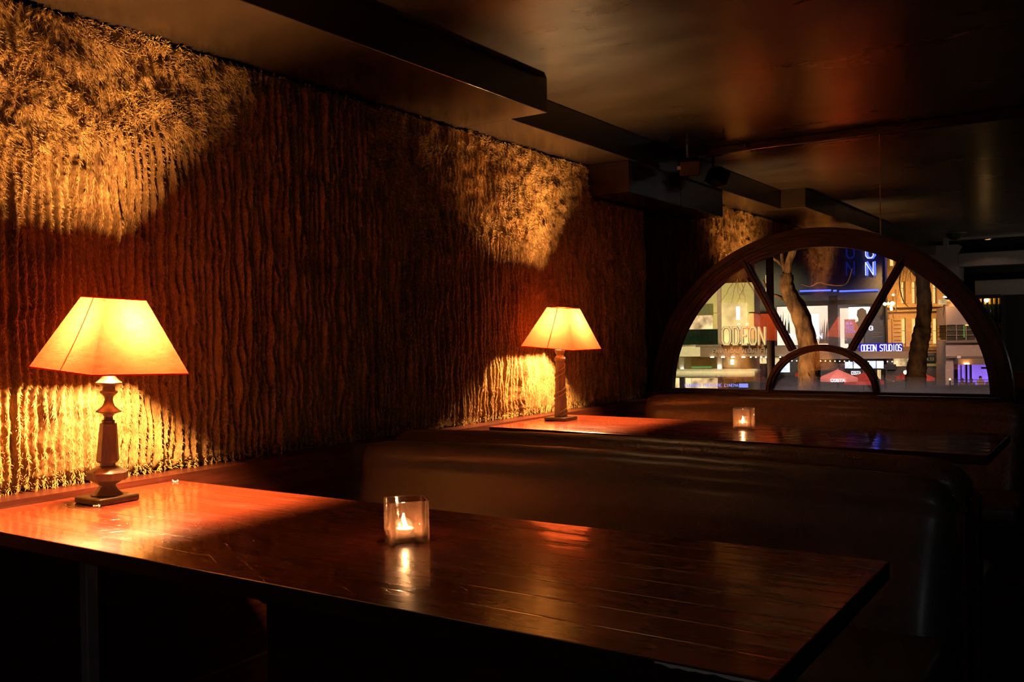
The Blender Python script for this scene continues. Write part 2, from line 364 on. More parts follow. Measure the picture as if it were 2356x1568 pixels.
for (xa, za, xb, zb) in ((-1.89, 1.60, -1.61, 1.062), (-.995, 1.565, -1.283, 1.062)):
    d = Vector((xb-xa, 0, zb-za)).normalized(); p = Vector((d.z, 0, -d.x))
    m = MB()
    for w, y0 in ((.018, .008), (.006, .020)):
        m.prism([(xa-p.x*w, za-p.z*w), (xa+p.x*w, za+p.z*w), (xb+p.x*w, zb+p.z*w), (xb-p.x*w, zb-p.z*w)], YM-y0, YM+.045)
    m.build('glazing_bar', M['frame'], win, bevel=.002)
pg = MB()
o_ = arc(.905, .862, 64); pg.prism(o_[::-1], YM+.014, YM+.016)
pg.build('window_pane', M['pane'], win)

# ------------------------------------------------------------------ fur wall covering
def vnoise(x, y, seed=0):
    r = np.random.default_rng(seed); T = r.random((256, 256))
    xi = np.floor(x).astype(int); yi = np.floor(y).astype(int); fx = x-xi; fy = y-yi
    fx = fx*fx*(3-2*fx); fy = fy*fy*(3-2*fy)
    g = lambda a, b: T[a & 255, b & 255]
    return (g(xi, yi)*(1-fx)+g(xi+1, yi)*fx)*(1-fy)+(g(xi, yi+1)*(1-fx)+g(xi+1, yi+1)*fx)*fy
PITCH = .026
def fur_height(u, z):
    chaos = np.clip((vnoise(u*1.6+3, z*2.0, 5)-.45)*4, 0, 1)*np.clip((z-1.25)/.4, 0, 1)
    wob = (vnoise(u*7, z*9, 1)-.5)*.010+(vnoise(u*16, z*28, 2)-.5)*.009
    wob = wob+chaos*(vnoise(u*22, z*14, 3)-.5)*.03
    ph = (u+wob)/PITCH
    c = .5+.5*np.cos(2*PI*ph)
    amp = .35+.65*vnoise(ph.round()*7.31, z*6, 4)
    h = np.power(c, .75)*amp
    lump = vnoise(u*30, z*30, 6)
    h = h*(1-.55*chaos)+chaos*.55*lump
    h = h*(.60+.55*vnoise(u*38, z*15, 8))+.12*vnoise(u*180, z*120, 9)
    return h, ph, chaos
FY0, FY1, FZ0, FZ1 = .35, YM-.005, .772, 2.130
nu = int((FY1-FY0)/.0026); nz_ = 300
U, Z = np.meshgrid(np.linspace(FY0, FY1, nu), np.linspace(0, 1, nz_), indexing='ij')
edge = FZ0+.010*(vnoise(U*45, U*0, 12)-.3)
top = np.where(U > 4.63, 1.955, FZ1)
Zz = edge+(top-edge)*Z
H, PHI, CH = fur_height(U, Zz)
curl = np.minimum(1, Z*40)*np.minimum(1, (1-Z)*60)
Xx = -2.57+(.008+.042*H)*np.sqrt(np.clip(curl, 0, 1))+.012*curl
V = np.stack([Xx, U, Zz], -1).reshape(-1, 3)
idx = np.arange(nu*nz_).reshape(nu, nz_)
F = np.stack([idx[:-1, :-1], idx[:-1, 1:], idx[1:, 1:], idx[1:, :-1]], -1).reshape(-1, 4)
me = bpy.data.meshes.new('fur_wall_covering')
me.vertices.add(len(V)); me.vertices.foreach_set('co', V.astype(np.float32).ravel())
me.loops.add(F.size); me.loops.foreach_set('vertex_index', F[:, ::-1].astype(np.int32).ravel())
me.polygons.add(len(F)); me.polygons.foreach_set('loop_start', np.arange(0, F.size, 4, dtype=np.int32))
me.polygons.foreach_set('loop_total', np.full(len(F), 4, dtype=np.int32)); me.update(calc_edges=True); me.validate()
me.polygons.foreach_set('use_smooth', np.ones(len(F), dtype=bool)); me.materials.append(M['fur'])
fur = bpy.data.objects.new('fur_wall_covering', me); COL.objects.link(fur)
tag(fur, 'shaggy brown fur covering with wavy vertical ribs lining the long left wall', 'wall covering')
# pile
NH = 460000; NP = 5
hu = FY0+(FY1-FY0)*np.power(rng.random(NH), 1.25)     # a little denser near the camera
hz = rng.random(NH); e = FZ0+.010*(vnoise(hu*45, hu*0, 12)-.3); tp = np.where(hu > 4.63, 1.952, FZ1-.004)
hz = e+(tp-e)*hz
h, ph, ch = fur_height(hu, hz)
keep = rng.random(NH) < (.30+.7*h); hu, hz, h, ph, ch = (a[keep] for a in (hu, hz, h, ph, ch)); n = len(hu)
side = np.sign(np.sin(2*PI*ph)+1e-6)               # which flank of the rib
dirn = vnoise(hu*9, hz*13, 21)-.5
du = side*-.55+(dirn*2.2+rng.normal(0, .42, n)); dz = -.45+(vnoise(hu*8, hz*11, 22)-.5)*2.0+rng.normal(0, .42, n)
dx = .75+rng.random(n)*.3
D = np.stack([dx, du, dz], -1); D /= np.linalg.norm(D, axis=1)[:, None]
ln = (.009+.011*rng.random(n))*(.75+.8*ch)
base = np.stack([-2.57+.008+.042*h+.012-.002, hu, hz], -1)
P = np.zeros((n, NP, 3), np.float32)
for k in range(NP):
    t = k/(NP-1); P[:, k] = base+D*(ln*t)[:, None]; P[:, k, 2] -= .006*t*t; P[:, k, 0] -= .005*t*t
P[:, :, 0] = np.minimum(P[:, :, 0], -2.490); P[:, :, 2] = np.minimum(P[:, :, 2], np.where(hu > 4.60, 1.955, 2.131)[:, None])
P[:, :, 1] = np.minimum(P[:, :, 1], YM-.002)
hc = bpy.data.hair_curves.new('fur_pile'); hc.add_curves([NP]*n)
hc.attributes['position'].data.foreach_set('vector', P.reshape(-1))
ra = hc.attributes.new('radius', 'FLOAT', 'POINT') if 'radius' not in hc.attributes else hc.attributes['radius']
R_ = np.tile(np.array([.00068, .00065, .00055, .0004, .00016], np.float32), n)
ra.data.foreach_set('value', R_)
hc.materials.append(M['hair'])
ho = bpy.data.objects.new('fur_pile', hc); COL.objects.link(ho); ho.parent = fur; ho['kind'] = 'stuff'

# ------------------------------------------------------------------ tables
def make_table(name, label, x0, x1, yl0, yl1, yr0, yr1, z, legs):
    cy = (yr0+yr1)/2
    t = thing(name, label, 'table', ((x0+x1)/2, cy, 0), 0, 'long wooden booth tables')
    ox, oy = (x0+x1)/2, cy
    m = MB(); c = [(x0-ox, yl0-oy), (x1-ox, yr0-oy), (x1-ox, yr1-oy), (x0-ox, yl1-oy)]
    vs = [(x, y, z-.034) for x, y in c]+[(x, y, z) for x, y in c]
    m.add(vs, [(3,2,1,0),(4,5,6,7),(0,1,5,4),(1,2,6,5),(2,3,7,6),(3,0,4,7)])
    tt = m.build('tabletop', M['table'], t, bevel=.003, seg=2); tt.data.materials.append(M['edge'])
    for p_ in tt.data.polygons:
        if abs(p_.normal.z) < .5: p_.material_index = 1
    MB().box((x0+.6-ox, -.2, z-.075), (x1-.3-ox, -.14, z-.034)).build('apron', M['dado'], t)
    MB().box((x0+.6-ox, .14, z-.075), (x1-.3-ox, .2, z-.034)).build('apron', M['dado'], t)
    if yl0 < 2:
        r = random.Random(3); w_ = MB(); q = [(-.62+i*.012) for i in range(22)]; lo_ = [z-.003-.017*max(0, r.random()-.55)**1.0*2 if i < 8 else z-.003-.004*r.random() for i in range(22)]
        for i in range(21): w_.add([(q[i]-ox, yr0-oy-.0006-(.002 if i < 0 else 0), z-.0035), (q[i+1]-ox, yr0-oy-.0006, z-.0035), (q[i+1]-ox, yr0-oy-.0006, lo_[i+1]-.002), (q[i]-ox, yr0-oy-.0006, lo_[i]-.002),
                                     (q[i]-ox, yr0-oy+.004, z-.0035), (q[i+1]-ox, yr0-oy+.004, z-.0035), (q[i+1]-ox, yr0-oy+.004, lo_[i+1]-.002), (q[i]-ox, yr0-oy+.004, lo_[i]-.002)], [(0,1,2,3),(7,6,5,4),(0,4,5,1),(2,6,7,3)])
        w_.build('chipped_edge', M['paper'], t)['label'] = 'pale chipped varnish along the near edge'
    for lx, kind in legs:
        if kind == 'steel':
            g = MB().box((lx-ox-.017, -.017, .012), (lx-ox+.017, .017, z-.034)); lo = g.build('leg', M['metal'], t, bevel=.003)
            lo['label'] = 'square grey steel leg'
            MB().box((lx-ox-.045, -.2, 0), (lx-ox+.16, .2, .012)).build('leg_foot', M['iron'], lo)
        else:
            g = MB().box((lx-ox-.045, -.035, .02), (lx-ox+.045, .035, z-.034)); lo = g.build('leg', M['iron'], t, bevel=.004)
            MB().box((lx-ox-.05, -.25, 0), (lx-ox+.05, .25, .02)).build('leg_foot', M['iron'], lo)
    return t
make_table('booth_table', 'near red brown wooden table carrying the octagonal-stemmed lamp and a glass votive', -2.442, -.367, 1.105, 1.795, 1.113, 1.80, .75, [(-2.376, 'steel'), (-.75, 'iron')])
make_table('booth_table', 'farther red brown wooden table under the arched window with the rope-twist lamp', -2.442, -.379, 3.47, 4.16, 3.36, 4.07, .76, [(-2.2, 'iron'), (-.83, 'iron')])

# ------------------------------------------------------------------ benches
def back_profile():
    p = [(-.13, .42), (-.115, .50), (-.09, .60), (-.065, .69), (-.052, .735)]
    for i in range(15):
        a = math.radians(200-i*215/14); p.append((.005+.058*math.cos(a), .775+.058*math.sin(a)))
    p += [(.045, .70), (.045, .55), (.045, .42)]
    return p
def cushion(x0, x1, flip=1, top=0., n=72, ends=.10, droop=.020, oval=.03):
    pr = back_profile(); m = MB(); vs = []; k = len(pr); L = x1-x0
    for i in range(n+1):
        s = i/n; x = x0+L*s; d = min(s, 1-s)*L
        e = max(0, 1-d/ends); sc_ = math.sqrt(max(0., 1-e*e)); 
        dz = -droop*(2*s-1)**2-.05*(1-sc_)+.0008*math.sin(x*31)+.0003*math.sin(x*77)
        for (y, z) in pr:
            yy = y*(.25+.75*sc_)+oval*.0; zz = z+(dz*(z-.42)/.4)+top*(z-.42)/.4
            vs.append((x, yy*flip, zz))
    fs = []
    for i in range(n):
        for j in range(k):
            j2 = (j+1) % k; fs.append((i*k+j, i*k+j2, (i+1)*k+j2, (i+1)*k+j))
    fs += [tuple(range(k)), tuple(reversed(range(n*k, n*k+k)))]
    return m.add(vs, fs)
def bench(label, x0, x1, y, flip, mat, top=0, name='booth_bench', endp=True):
    """y is the line of the backrest roll; flip=1 faces -y"""
    t = thing(name, label, 'bench', ((x0+x1)/2, y, 0), 0, 'padded booth benches'); a, b = x0-(x0+x1)/2, x1-(x0+x1)/2
    cushion(a, b, flip, top).build('backrest', mat, t, smooth=True, angle=60)
    f = lambda p, q: (min(p*flip, q*flip), max(p*flip, q*flip))
    s0, s1 = f(-.52, -.10)
    MB().box((a, s0, .36), (b, s1, .46)).build('seat', mat, t, smooth=True, bevel=.035, seg=4)
    p0, p1 = f(-.47, .045)
    MB().box((a+.01, p0, 0), (b-.01, p1, .36)).build('base', M['dado'], t)
    if endp:
        e0, e1 = f(-.02, .06)
        MB().box((b-.005, e0, 0), (b+.02, e1, .74)).build('end_panel', M['dado'], t, bevel=.008)
    return t
bench('brown leather booth bench facing the near table, its long rolled back across the middle', -2.26, -.34, 2.44, 1, M['suede'])
bench('brown leather booth bench backing onto the near bench and facing the farther table', -2.34, -.34, 2.70, -1, M['leather'], .012)
bench('dimpled brown leather booth bench below the arched window', -2.25, -.36, 4.72, 1, M['leather'], .02)
tag(MB().box((-2.3, 2.508, 0), (-.36, 2.632, .70)).build('bench_divider', M['dado']), 'dark wooden divider between the two back-to-back booth benches', 'divider')

# ------------------------------------------------------------------ lamps
def lean(ang, d2=(-.4, .916)):   # clockwise lean as seen along d2
    return Matrix.Rotation(ang, 4, Vector((d2[0], d2[1], 0)))
def make_shade(root, Ms, HB=.143, HT=.058, z0=.353, z1=.547):
    m = MB(); nz = 10; nx = 14; vs = []; fs = []
    def pt(face, s, t):
        h = HB+(HT-HB)*t; z = z0+(z1-z0)*t
        sag = .004*math.sin(PI*s)*math.sin(PI*t)
        q = (2*s-1)*h; a = [(q, -(h-sag)), (h-sag, q), (-q, h-sag), (-(h-sag), -q)][face]
        return Ms@Vector((a[0], a[1], z))
    for f_ in range(4):
        o = len(vs)
        for j in range(nz+1):
            for i in range(nx+1): vs.append(pt(f_, i/nx, j/nz))
        for j in range(nz):
            for i in range(nx): fs.append((o+j*(nx+1)+i, o+j*(nx+1)+i+1, o+(j+1)*(nx+1)+i+1, o+(j+1)*(nx+1)+i))
    sh = m.add(vs, fs).build('lamp_shade', M['shade'], root)
    for h, z in ((HB, z0), (HT, z1)):
        tr = MB(); tr.tube([Ms@Vector((sx*h, sy*h, z)) for sx, sy in ((-1,-1),(0,-1),(1,-1),(1,0),(1,1),(0,1),(-1,1),(-1,0))], .0019, 6, closed=True); tr.build('shade_trim', M['trim'], sh)
    w = MB()
    for sx, sy in ((-1,-1),(1,-1),(1,1),(-1,1)):
        if sx == sy: w.tube([Ms@Vector((.004, sy*(HB-.012), z0+.001)), Ms@Vector((0, sy*(HT-.008), z1-.001))], .0022, 6)
        w.tube([Ms@Vector((sx*(HT-.003), sy*(HT-.003), z1-.015)), Vector((0, 0, .52))], .0013, 6)
    w.tube([Vector((.0, 0, .40)), Vector((.045, 0, .42)), Vector((.05, 0, .49)), Vector((0, 0, .52))], .0016, 6)
    w.build('shade_wire', M['iron'], sh)
def bulb(root, z, P, LR=None):
    T_ = Matrix.Translation((.012, .016, 0)); LR = LR@T_ if LR is not None else T_
    MB().lathe([(.0135, z-.065), (.014, z-.045), (.012, z-.04)], 20, M=LR).build('lamp_holder', M['gilt'], root, smooth=True)
    MB().lathe([(.008, z-.04), (.013, z-.03), (.021, z-.008), (.022, z), (.019, z+.012), (.010, z+.021), (.002, z+.024)], 24, M=LR).build('bulb', M['bulb'], root, smooth=True)
def lamp_light(x, y, z, P, col=(1, .60, .25)):
    return
    l = bpy.data.lights.new('lamp_light', 'POINT'); l.energy = P; l.color = col; l.shadow_soft_size = .026
    o = bpy.data.objects.new('lamp_light', l); COL.objects.link(o); o.location = (x, y, z); return o
BZ = .470
# lamp on the near table
L1 = (-2.29, 1.462, .75)
K = .001174
z_ = lambda y: (1152-y)*K
t = thing('table_lamp', 'glowing table lamp with octagonal turned stem on the near table', 'lamp', L1, 0, 'table lamps along the fur wall')
MB().box((-.059, -.059, 0), (.059, .059, .0185)).build('plinth', M['plinth'], t, smooth=True, bevel=.005, seg=3)
st = MB()
st.lathe([(.041, .018), (.0415, .021), (.036, .025), (.026, .034), (.021, .043), (.020, .046), (.023, .048)], 40)
st.lathe([(.021, .045), (.026, .049), (.045, .060), (.0525, .062), (.0535, .081), (.050, .084), (.030, .094), (.021, .098)], 8, ang0=PI/8)
st.lathe([(.0195, .097), (.0195, .108)], 32)
st.lathe([(.026, .106), (.0295, .112), (.0290, .118), (.0220, .208), (.0215, .211)], 8, ang0=PI/8)
st.lathe([(.0165, .210), (.0165, .219), (.012, .221), (.011, .229), (.016, .236), (.023, .239), (.032, .2415), (.0325, .244), (.026, .248), (.016, .257), (.0125, .265),
          (.0105, .275), (.012, .283), (.020, .291), (.023, .294), (.0225, .297), (.016, .301), (.0155, .309), (.022, .313), (.033, .318), (.0335, .321), (.028, .325), (.018, .336), (.014, .343), (.012, .405)], 40)
so = st.build('stem', M['lampwood'], t, smooth=True, angle=25); LR = lean(math.radians(2.2)); so.rotation_euler = LR.to_euler()
Ms = LR @ Matrix.Translation((.006, .003, 0)) @ Matrix.Translation((0, 0, .45)) @ lean(math.radians(2.2)) @ Matrix.Translation((0, 0, -.45))
make_shade(t, Ms); bulb(t, BZ, 0, LR)
lr = LR
p = Vector(L1)+lr@Vector((0, 0, BZ)); LP1 = lamp_light(p.x, p.y, p.z, 9.0)
# lamp on the farther table
L2 = (-2.30, 3.88, .76)
t = thing('table_lamp', 'glowing table lamp with rope-twisted column on the farther table', 'lamp', L2, 0, 'table lamps along the fur wall')
MB().box((-.060, -.060, 0), (.060, .060, .017)).build('plinth', M['plinth'], t, smooth=True, bevel=.005, seg=3)
K2 = .547/251.
st = MB()
col = []
for i in range(21):
    s = i/20; col.append((.0325-.0115*s, .016+(.286-.016)*s))
flut = MB(); vs = []; fs = []; seg = 72
for (r, z) in col:
    for k in range(seg):
        a = 2*PI*k/seg; rr = r*(1-.045*abs(math.sin(a*9))); vs.append((rr*math.cos(a), rr*math.sin(a), z))
for i in range(len(col)-1):
    for k in range(seg):
        k2 = (k+1) % seg; fs.append((i*seg+k, i*seg+k2, (i+1)*seg+k2, (i+1)*seg+k))
flut.add(vs, fs)
flut.lathe([(.020, .284), (.0255, .288), (.027, .296), (.0265, .304), (.022, .309), (.018, .313), (.0165, .318), (.018, .322), (.023, .330), (.025, .337), (.024, .342), (.013, .348), (.011, .405)], 40)
cm = flut.build('column', M['lampcarved'], t, smooth=True, angle=40)
rp = MB(); bd = MB()
for i in range(161):
    s = i/160; a = -1.1+2*PI*2.5*s; z = .022+.262*s; r = .0335-.0115*s
    rp.v = rp.v
path = lambda off, dz: [((.0345-.0118*s)*math.cos(-1.1+off+2*PI*2.5*s), (.0345-.0118*s)*math.sin(-1.1+off+2*PI*2.5*s), .020+dz+.25*s) for s in [i/160 for i in range(161)]]
rp.tube(path(0, 0), .0022, 7); rp.build('rope_band', M['gilt'], cm, smooth=True)
for (x, y, z) in path(0, .022)[::2]:
    M4 = Matrix.Translation((x, y, z)); bd.lathe([(.0005, -.003), (.0022, -.002), (.003, 0), (.0022, .002), (.0005, .003)], 8, M=M4)
bd.build('beaded_band', M['gilt'], cm, smooth=True)
Ms = Matrix.Translation((.010, .006, 0)) @ Matrix.Translation((0, 0, .40)) @ lean(math.radians(4.5), (0.05, 1)) @ Matrix.Translation((0, 0, -.40))
make_shade(t, Ms); bulb(t, BZ, 0)
LP2 = lamp_light(L2[0]+.006, L2[1], L2[2]+BZ, 9.0)

# ------------------------------------------------------------------ candles in square glass holders
def rsq(h, r, n=6):
    out = []
    for cx_, cy_, a0 in ((h-r, h-r, 0), (-h+r, h-r, PI/2), (-h+r, -h+r, PI), (h-r, -h+r, 1.5*PI)):
        for i in range(n+1):
            a = a0+PI/2*i/n; out.append((cx_+r*math.cos(a), cy_+r*math.sin(a)))
    return out
def make_votive(label, loc, rz, H=.088, h=.043):
    t = thing('candle_holder', label, 'candle holder', loc, rz, 'square glass candle holders')
    rings = [(h-.004, .007, 0), (h-.001, .008, .002), (h, .008, .006), (h, .008, H-.002), (h-.0015, .008, H), (h-.0035, .0065, H), (h-.0055, .006, H-.002), (h-.006, .006, .02), (h-.009, .008, .013), (h-.016, .01, .0115)]
    vs = []; fs = []; n = len(rsq(h, .008))
    for hh, r, z in rings: vs += [(x, y, z) for x, y in rsq(hh, r)]
    for i in range(len(rings)-1):
        for k in range(n):
            k2 = (k+1) % n; fs.append((i*n+k, i*n+k2, (i+1)*n+k2, (i+1)*n+k))
    fs += [tuple(reversed(range(n))), tuple(range((len(rings)-1)*n, len(rings)*n))]
    MB().add(vs, fs).build('glass_cup', M['glass'], t, smooth=True, angle=50)
    return t
def make_tealight(label, loc):
    t = thing('tealight', label, 'candle', loc, 0, 'lit tealights inside the glass holders')
    MB().lathe([(.0183, 0), (.0190, .001), (.0190, .0145), (.0195, .015), (.0185, .015), (.0182, .0115)], 36).build('tin_cup', M['tin'], t, smooth=True)
    MB().lathe([(.0182, .0105), (.0180, .0125), (.010, .0120), (.002, .0118)], 36).build('wax', M['wax'], t, smooth=True)
    MB().tube([(0, 0, .011), (.0005, 0, .016), (.001, .0005, .019)], .0007, 6).build('wick', M['iron'], t)
    MB().lathe([(.0006, .014), (.0024, .016), (.0034, .019), (.0030, .023), (.0016, .028), (.0004, .032)], 16).build('flame', M['flame'], t, smooth=True)
    return t
G1 = (-1.2685, 1.494, .7501); G2 = (-1.365, 3.836, .7601)
make_votive('clear square glass candle holder in the middle of the near table', G1, math.radians(48))
make_votive('clear square glass candle holder on the farther table, below the arched window', G2, math.radians(14))
make_tealight('lit tealight inside the glass holder on the near table', (G1[0]-.003, G1[1]-.002, G1[2]+.0117))
make_tealight('lit tealight inside the glass holder on the farther table', (G2[0]-.006, G2[1]+.002, G2[2]+.0117))

# scraps on the near table
def scrap(label, x, y, s):
    m = MB(); r = random.Random(int(x*1000))
    for k in range(5):
        a = r.random()*6; p = []
        for i in range(9):
            q = i/8*2.4; p.append((s*(.5*math.cos(a+q)+(r.random()-.5)*.3), s*(.35*math.sin(a+q)), .0012+.006*math.sin(PI*i/8)*r.random()))
        m.tube(p, .0008, 5)
    o = m.build('wood_shaving', M['paper'], smooth=True); o.location = (x, y, .7502)
    tag(o, label, 'shaving', 'pale shavings on the near table')
scrap('small curly white shaving in front of the near lamp plinth', -2.232, 1.395, .020)
scrap('small curly white shaving near the wall edge of the near table', -2.41, 1.765, .018)

# small black loudspeaker and cable near the ceiling
t = thing('ceiling_speaker', 'small black box fitting hung under the ceiling beside the mirror wall', 'speaker', (-2.13, 5.12, 2.15), 0)
rot = Euler((.45, 0, .5)).to_matrix()
MB().box((-.06, -.045, -.045), (.06, .045, .045), rot=rot).build('cabinet', pbr('matt black casing', (.004, .0035, .003), .6), t, bevel=.006)
MB().tube([(0, 0, 0), (-.02, .02, .07), (-.02, .02, .135)], .008, 8).build('bracket', M['metal'], t)
MB().box((-.075, -.058, .0), (-.055, -.045, .02), rot=rot).build('badge', M['metal'], t)
# cable dangling at the steel leg
tag(MB().tube([(-2.372, 1.425, .71), (-2.366, 1.420, .64), (-2.362, 1.418, .57), (-2.366, 1.418, .52), (-2.371, 1.418, .49)], .004, 8).build('hanging_cable', M['iron'], smooth=True),
    'short black cable hanging down the steel leg of the near table', 'cable')

# ------------------------------------------------------------------ bar end of the room, seen only in the mirror
def V(px, py, Yv): q = ony(px, py, Yv); return Vector((q[0], 2*YM-q[1], q[2]))
def vbox(m, x0, y0, x1, y1, Yv, th):
    a = V(x0, (y0+y1)/2, Yv); b = V(x1, (y0+y1)/2, Yv); c = V((x0+x1)/2, y0, Yv); d = V((x0+x1)/2, y1, Yv)
    return m.box((min(a.x, b.x), a.y-th, min(c.z, d.z)), (max(a.x, b.x), a.y, max(c.z, d.z)))
struct(vbox(MB(), 2060, 566, 2205, 700, 13.2, .5).build('wall_1', M['plaster']))
struct(vbox(MB(), 2205, 575, 2500, 606, 13.2, .2).build('trim_6', M['plaster']))
struct(vbox(MB(), 2170, 541, 2181, 572, 12.6, .05).build('trim_7', M['plaster']))
struct(vbox(MB(), 2181, 536, 2500, 543, 12.6, .05).build('trim_8', M['plaster']))
struct(vbox(MB(), 2243, 640, 2500, 676, 13.5, .05).build('trim_9', M['plaster']))
q = V(2196, 535, 12.0)
t = thing('dome_camera', 'white dome security camera under the ceiling at the bar end', 'security camera', (q.x, q.y, q.z), 0)
MB().lathe([(.135, -.01), (.14, .04), (.12, .055)], 32).build('housing', M['plaster'], t, smooth=True); MB().lathe([(.05, .05), (.05, CZ-q.z)], 20).build('mount', M['plaster'], t, smooth=True)
MB().lathe([(.005, -.09), (.05, -.078), (.085, -.04), (.095, -.01)], 32).build('dome', M['bottle'], t, smooth=True)
sh = thing('bottle_shelf', 'back bar bottle niche with two lit shelves', 'shelf', tuple(V(2270, 800, 13.4)), 0)
s0 = V(2238, 800, 13.4); s1 = V(2302, 680, 13.4); ox, oy, oz = sh.location
for (a, b) in (((s0.x-ox-.03, -.30, -.1), (s0.x-ox, .0, s1.z-oz)), ((s1.x-ox, -.30, -.1), (s1.x-ox+.03, 0, s1.z-oz)), ((s0.x-ox, -.31, -.1), (s1.x-ox, -.29, s1.z-oz)),
               ((s0.x-ox, -.30, s1.z-oz), (s1.x-ox, 0, s1.z-oz+.02))):
    MB().box(a, b).build('shelf_panel', M['black'], sh)
zb1 = V(2270, 742, 13.4).z; zb2 = V(2270, 798, 13.4).z
for zz in (zb1, zb2): MB().box((s0.x-ox, -.29, zz-oz-.015), (s1.x-ox, 0, zz-oz)).build('shelf_board', M['black'], sh)
MB().box((s0.x-ox, -.02, s1.z-oz-.02), (s1.x-ox, -.005, s1.z-oz-.003)).build('shelf_lamp', emit('shelf strip lamp', (1, .62, .2), 2.5), sh)
MB().box((s0.x-ox, -.003, s1.z-oz-.03), (s1.x-ox, .006, s1.z-oz)).build('light_shield', M['black'], sh)  # added strip that blocks shelf light going up to the ceiling
bt = thing('bottle', 'gold-topped dark bottle on the lit upper back bar shelf', 'bottle', (0, 0, 0), 0, 'bottles on the back bar')
MB().lathe([(.024, 0), (.027, .005), (.027, .17), (.024, .20), (.015, .25), (.0145, .28)], 20).build('body', M['bottle'], bt, smooth=True)
MB().lathe([(.0170, .235), (.0155, .262), (.0155, .305), (.017, .31), (.016, .325)], 16).build('foil', M['foil'], bt, smooth=True)
w = s1.x-s0.x; first = True
for row, zz in enumerate((zb1, zb2)):
    for k in range(6):
        b = bt if first else copy_tree(bt); first = False
        b.location = (s0.x+w*(k+.5)/6, sh.location.y-.12, zz+.001)
        if row: b['label'] = 'dark bottle on the unlit lower back bar shelf'
l = bpy.data.lights.new('shelf_light', 'POINT'); l.energy = .45; l.color = (1, .6, .2); l.shadow_soft_size = .03
lo = bpy.data.objects.new('shelf_light', l); COL.objects.link(lo); lo.location = (sh.location.x, sh.location.y-.06, s1.z-.05)
l = bpy.data.lights.new('cool_fill_light', 'POINT'); l.energy = 9; l.color = (.82, .9, 1); l.shadow_soft_size = .15  # added unseen fill for the table leg and the bench end
lo = bpy.data.objects.new('cool_fill_light', l); COL.objects.link(lo); lo.location = (1.6, -2.2, 1.3)
l = bpy.data.lights.new('bar_wall_fill', 'SPOT'); l.energy = 50; l.color = (1, .85, .75); l.spot_size = 1.5; l.shadow_soft_size = .03  # added unseen spot that brightens the plaster at the bar end
lo = bpy.data.objects.new('bar_wall_fill', l); COL.objects.link(lo); lo.location = (.6, -.6, 1.5); lo.rotation_euler = (Vector((-1.9, -3.0, 2.0))-Vector((.6, -.6, 1.5))).to_track_quat('-Z', 'Y').to_euler()
q = V(2273, 578, 12.8)
l = bpy.data.lights.new('bar_downlight', 'SPOT'); l.spot_size = 2.4; l.energy = 2; l.color = (1, .75, .55); l.shadow_soft_size = .02
lo = bpy.data.objects.new('bar_downlight', l); COL.objects.link(lo); lo.location = (q.x, q.y, CZ-.06)
t = thing('downlight', 'small warm recessed downlight above the bar', 'ceiling light', (q.x, q.y, CZ-.03), 0)
MB().lathe([(.045, 0), (.05, .028)], 24).build('rim', M['metal'], t, smooth=True); MB().lathe([(.03, -.001), (.03, .002)], 20).build('lens', emit('downlight lens', (1, .5, .2), 2.5), t)

# ------------------------------------------------------------------ the square outside, seen through the arched window
EF = ray(1900, 770); EF[2] = 0; EF /= np.linalg.norm(EF); ER = np.array([EF[1], -EF[0], 0]); EANG = math.atan2(ER[1], ER[0])
def EP(px, py, D): d = ray(px, py); return CAM+d*(D/float(d@EF))
class Ext:
    """a thing standing on the square; its parts are given by where they stand on a plane D metres away"""
    def __init__(s, name, label, cat, px, D, group=None, zb=-5.0):
        p = EP(px, 750, D); s.o = thing(name, label, cat, (p[0], p[1], zb), EANG, group); s.b = np.array([p[0], p[1], zb])
    def L(s, px, py, D): q = EP(px, py, D)-s.b; return Vector((float(q@ER), float(q@EF), float(q[2])))
    def rect(s, m, x0, y0, x1, y1, D, th=.3):
        ym, xm = (y0+y1)/2, (x0+x1)/2
        a, b, c, d = s.L(x0, ym, D), s.L(x1, ym, D), s.L(xm, y0, D), s.L(xm, y1, D)
        return m.box((a.x, a.y, d.z), (b.x, a.y+th, c.z))
    def part(s, name, mat, rects, D, th=.3, parent=None, bevel=0):
        m = MB()
        for r in rects: s.rect(m, *r, D, th)
        return m.build(name, mat, parent or s.o, bevel=bevel)
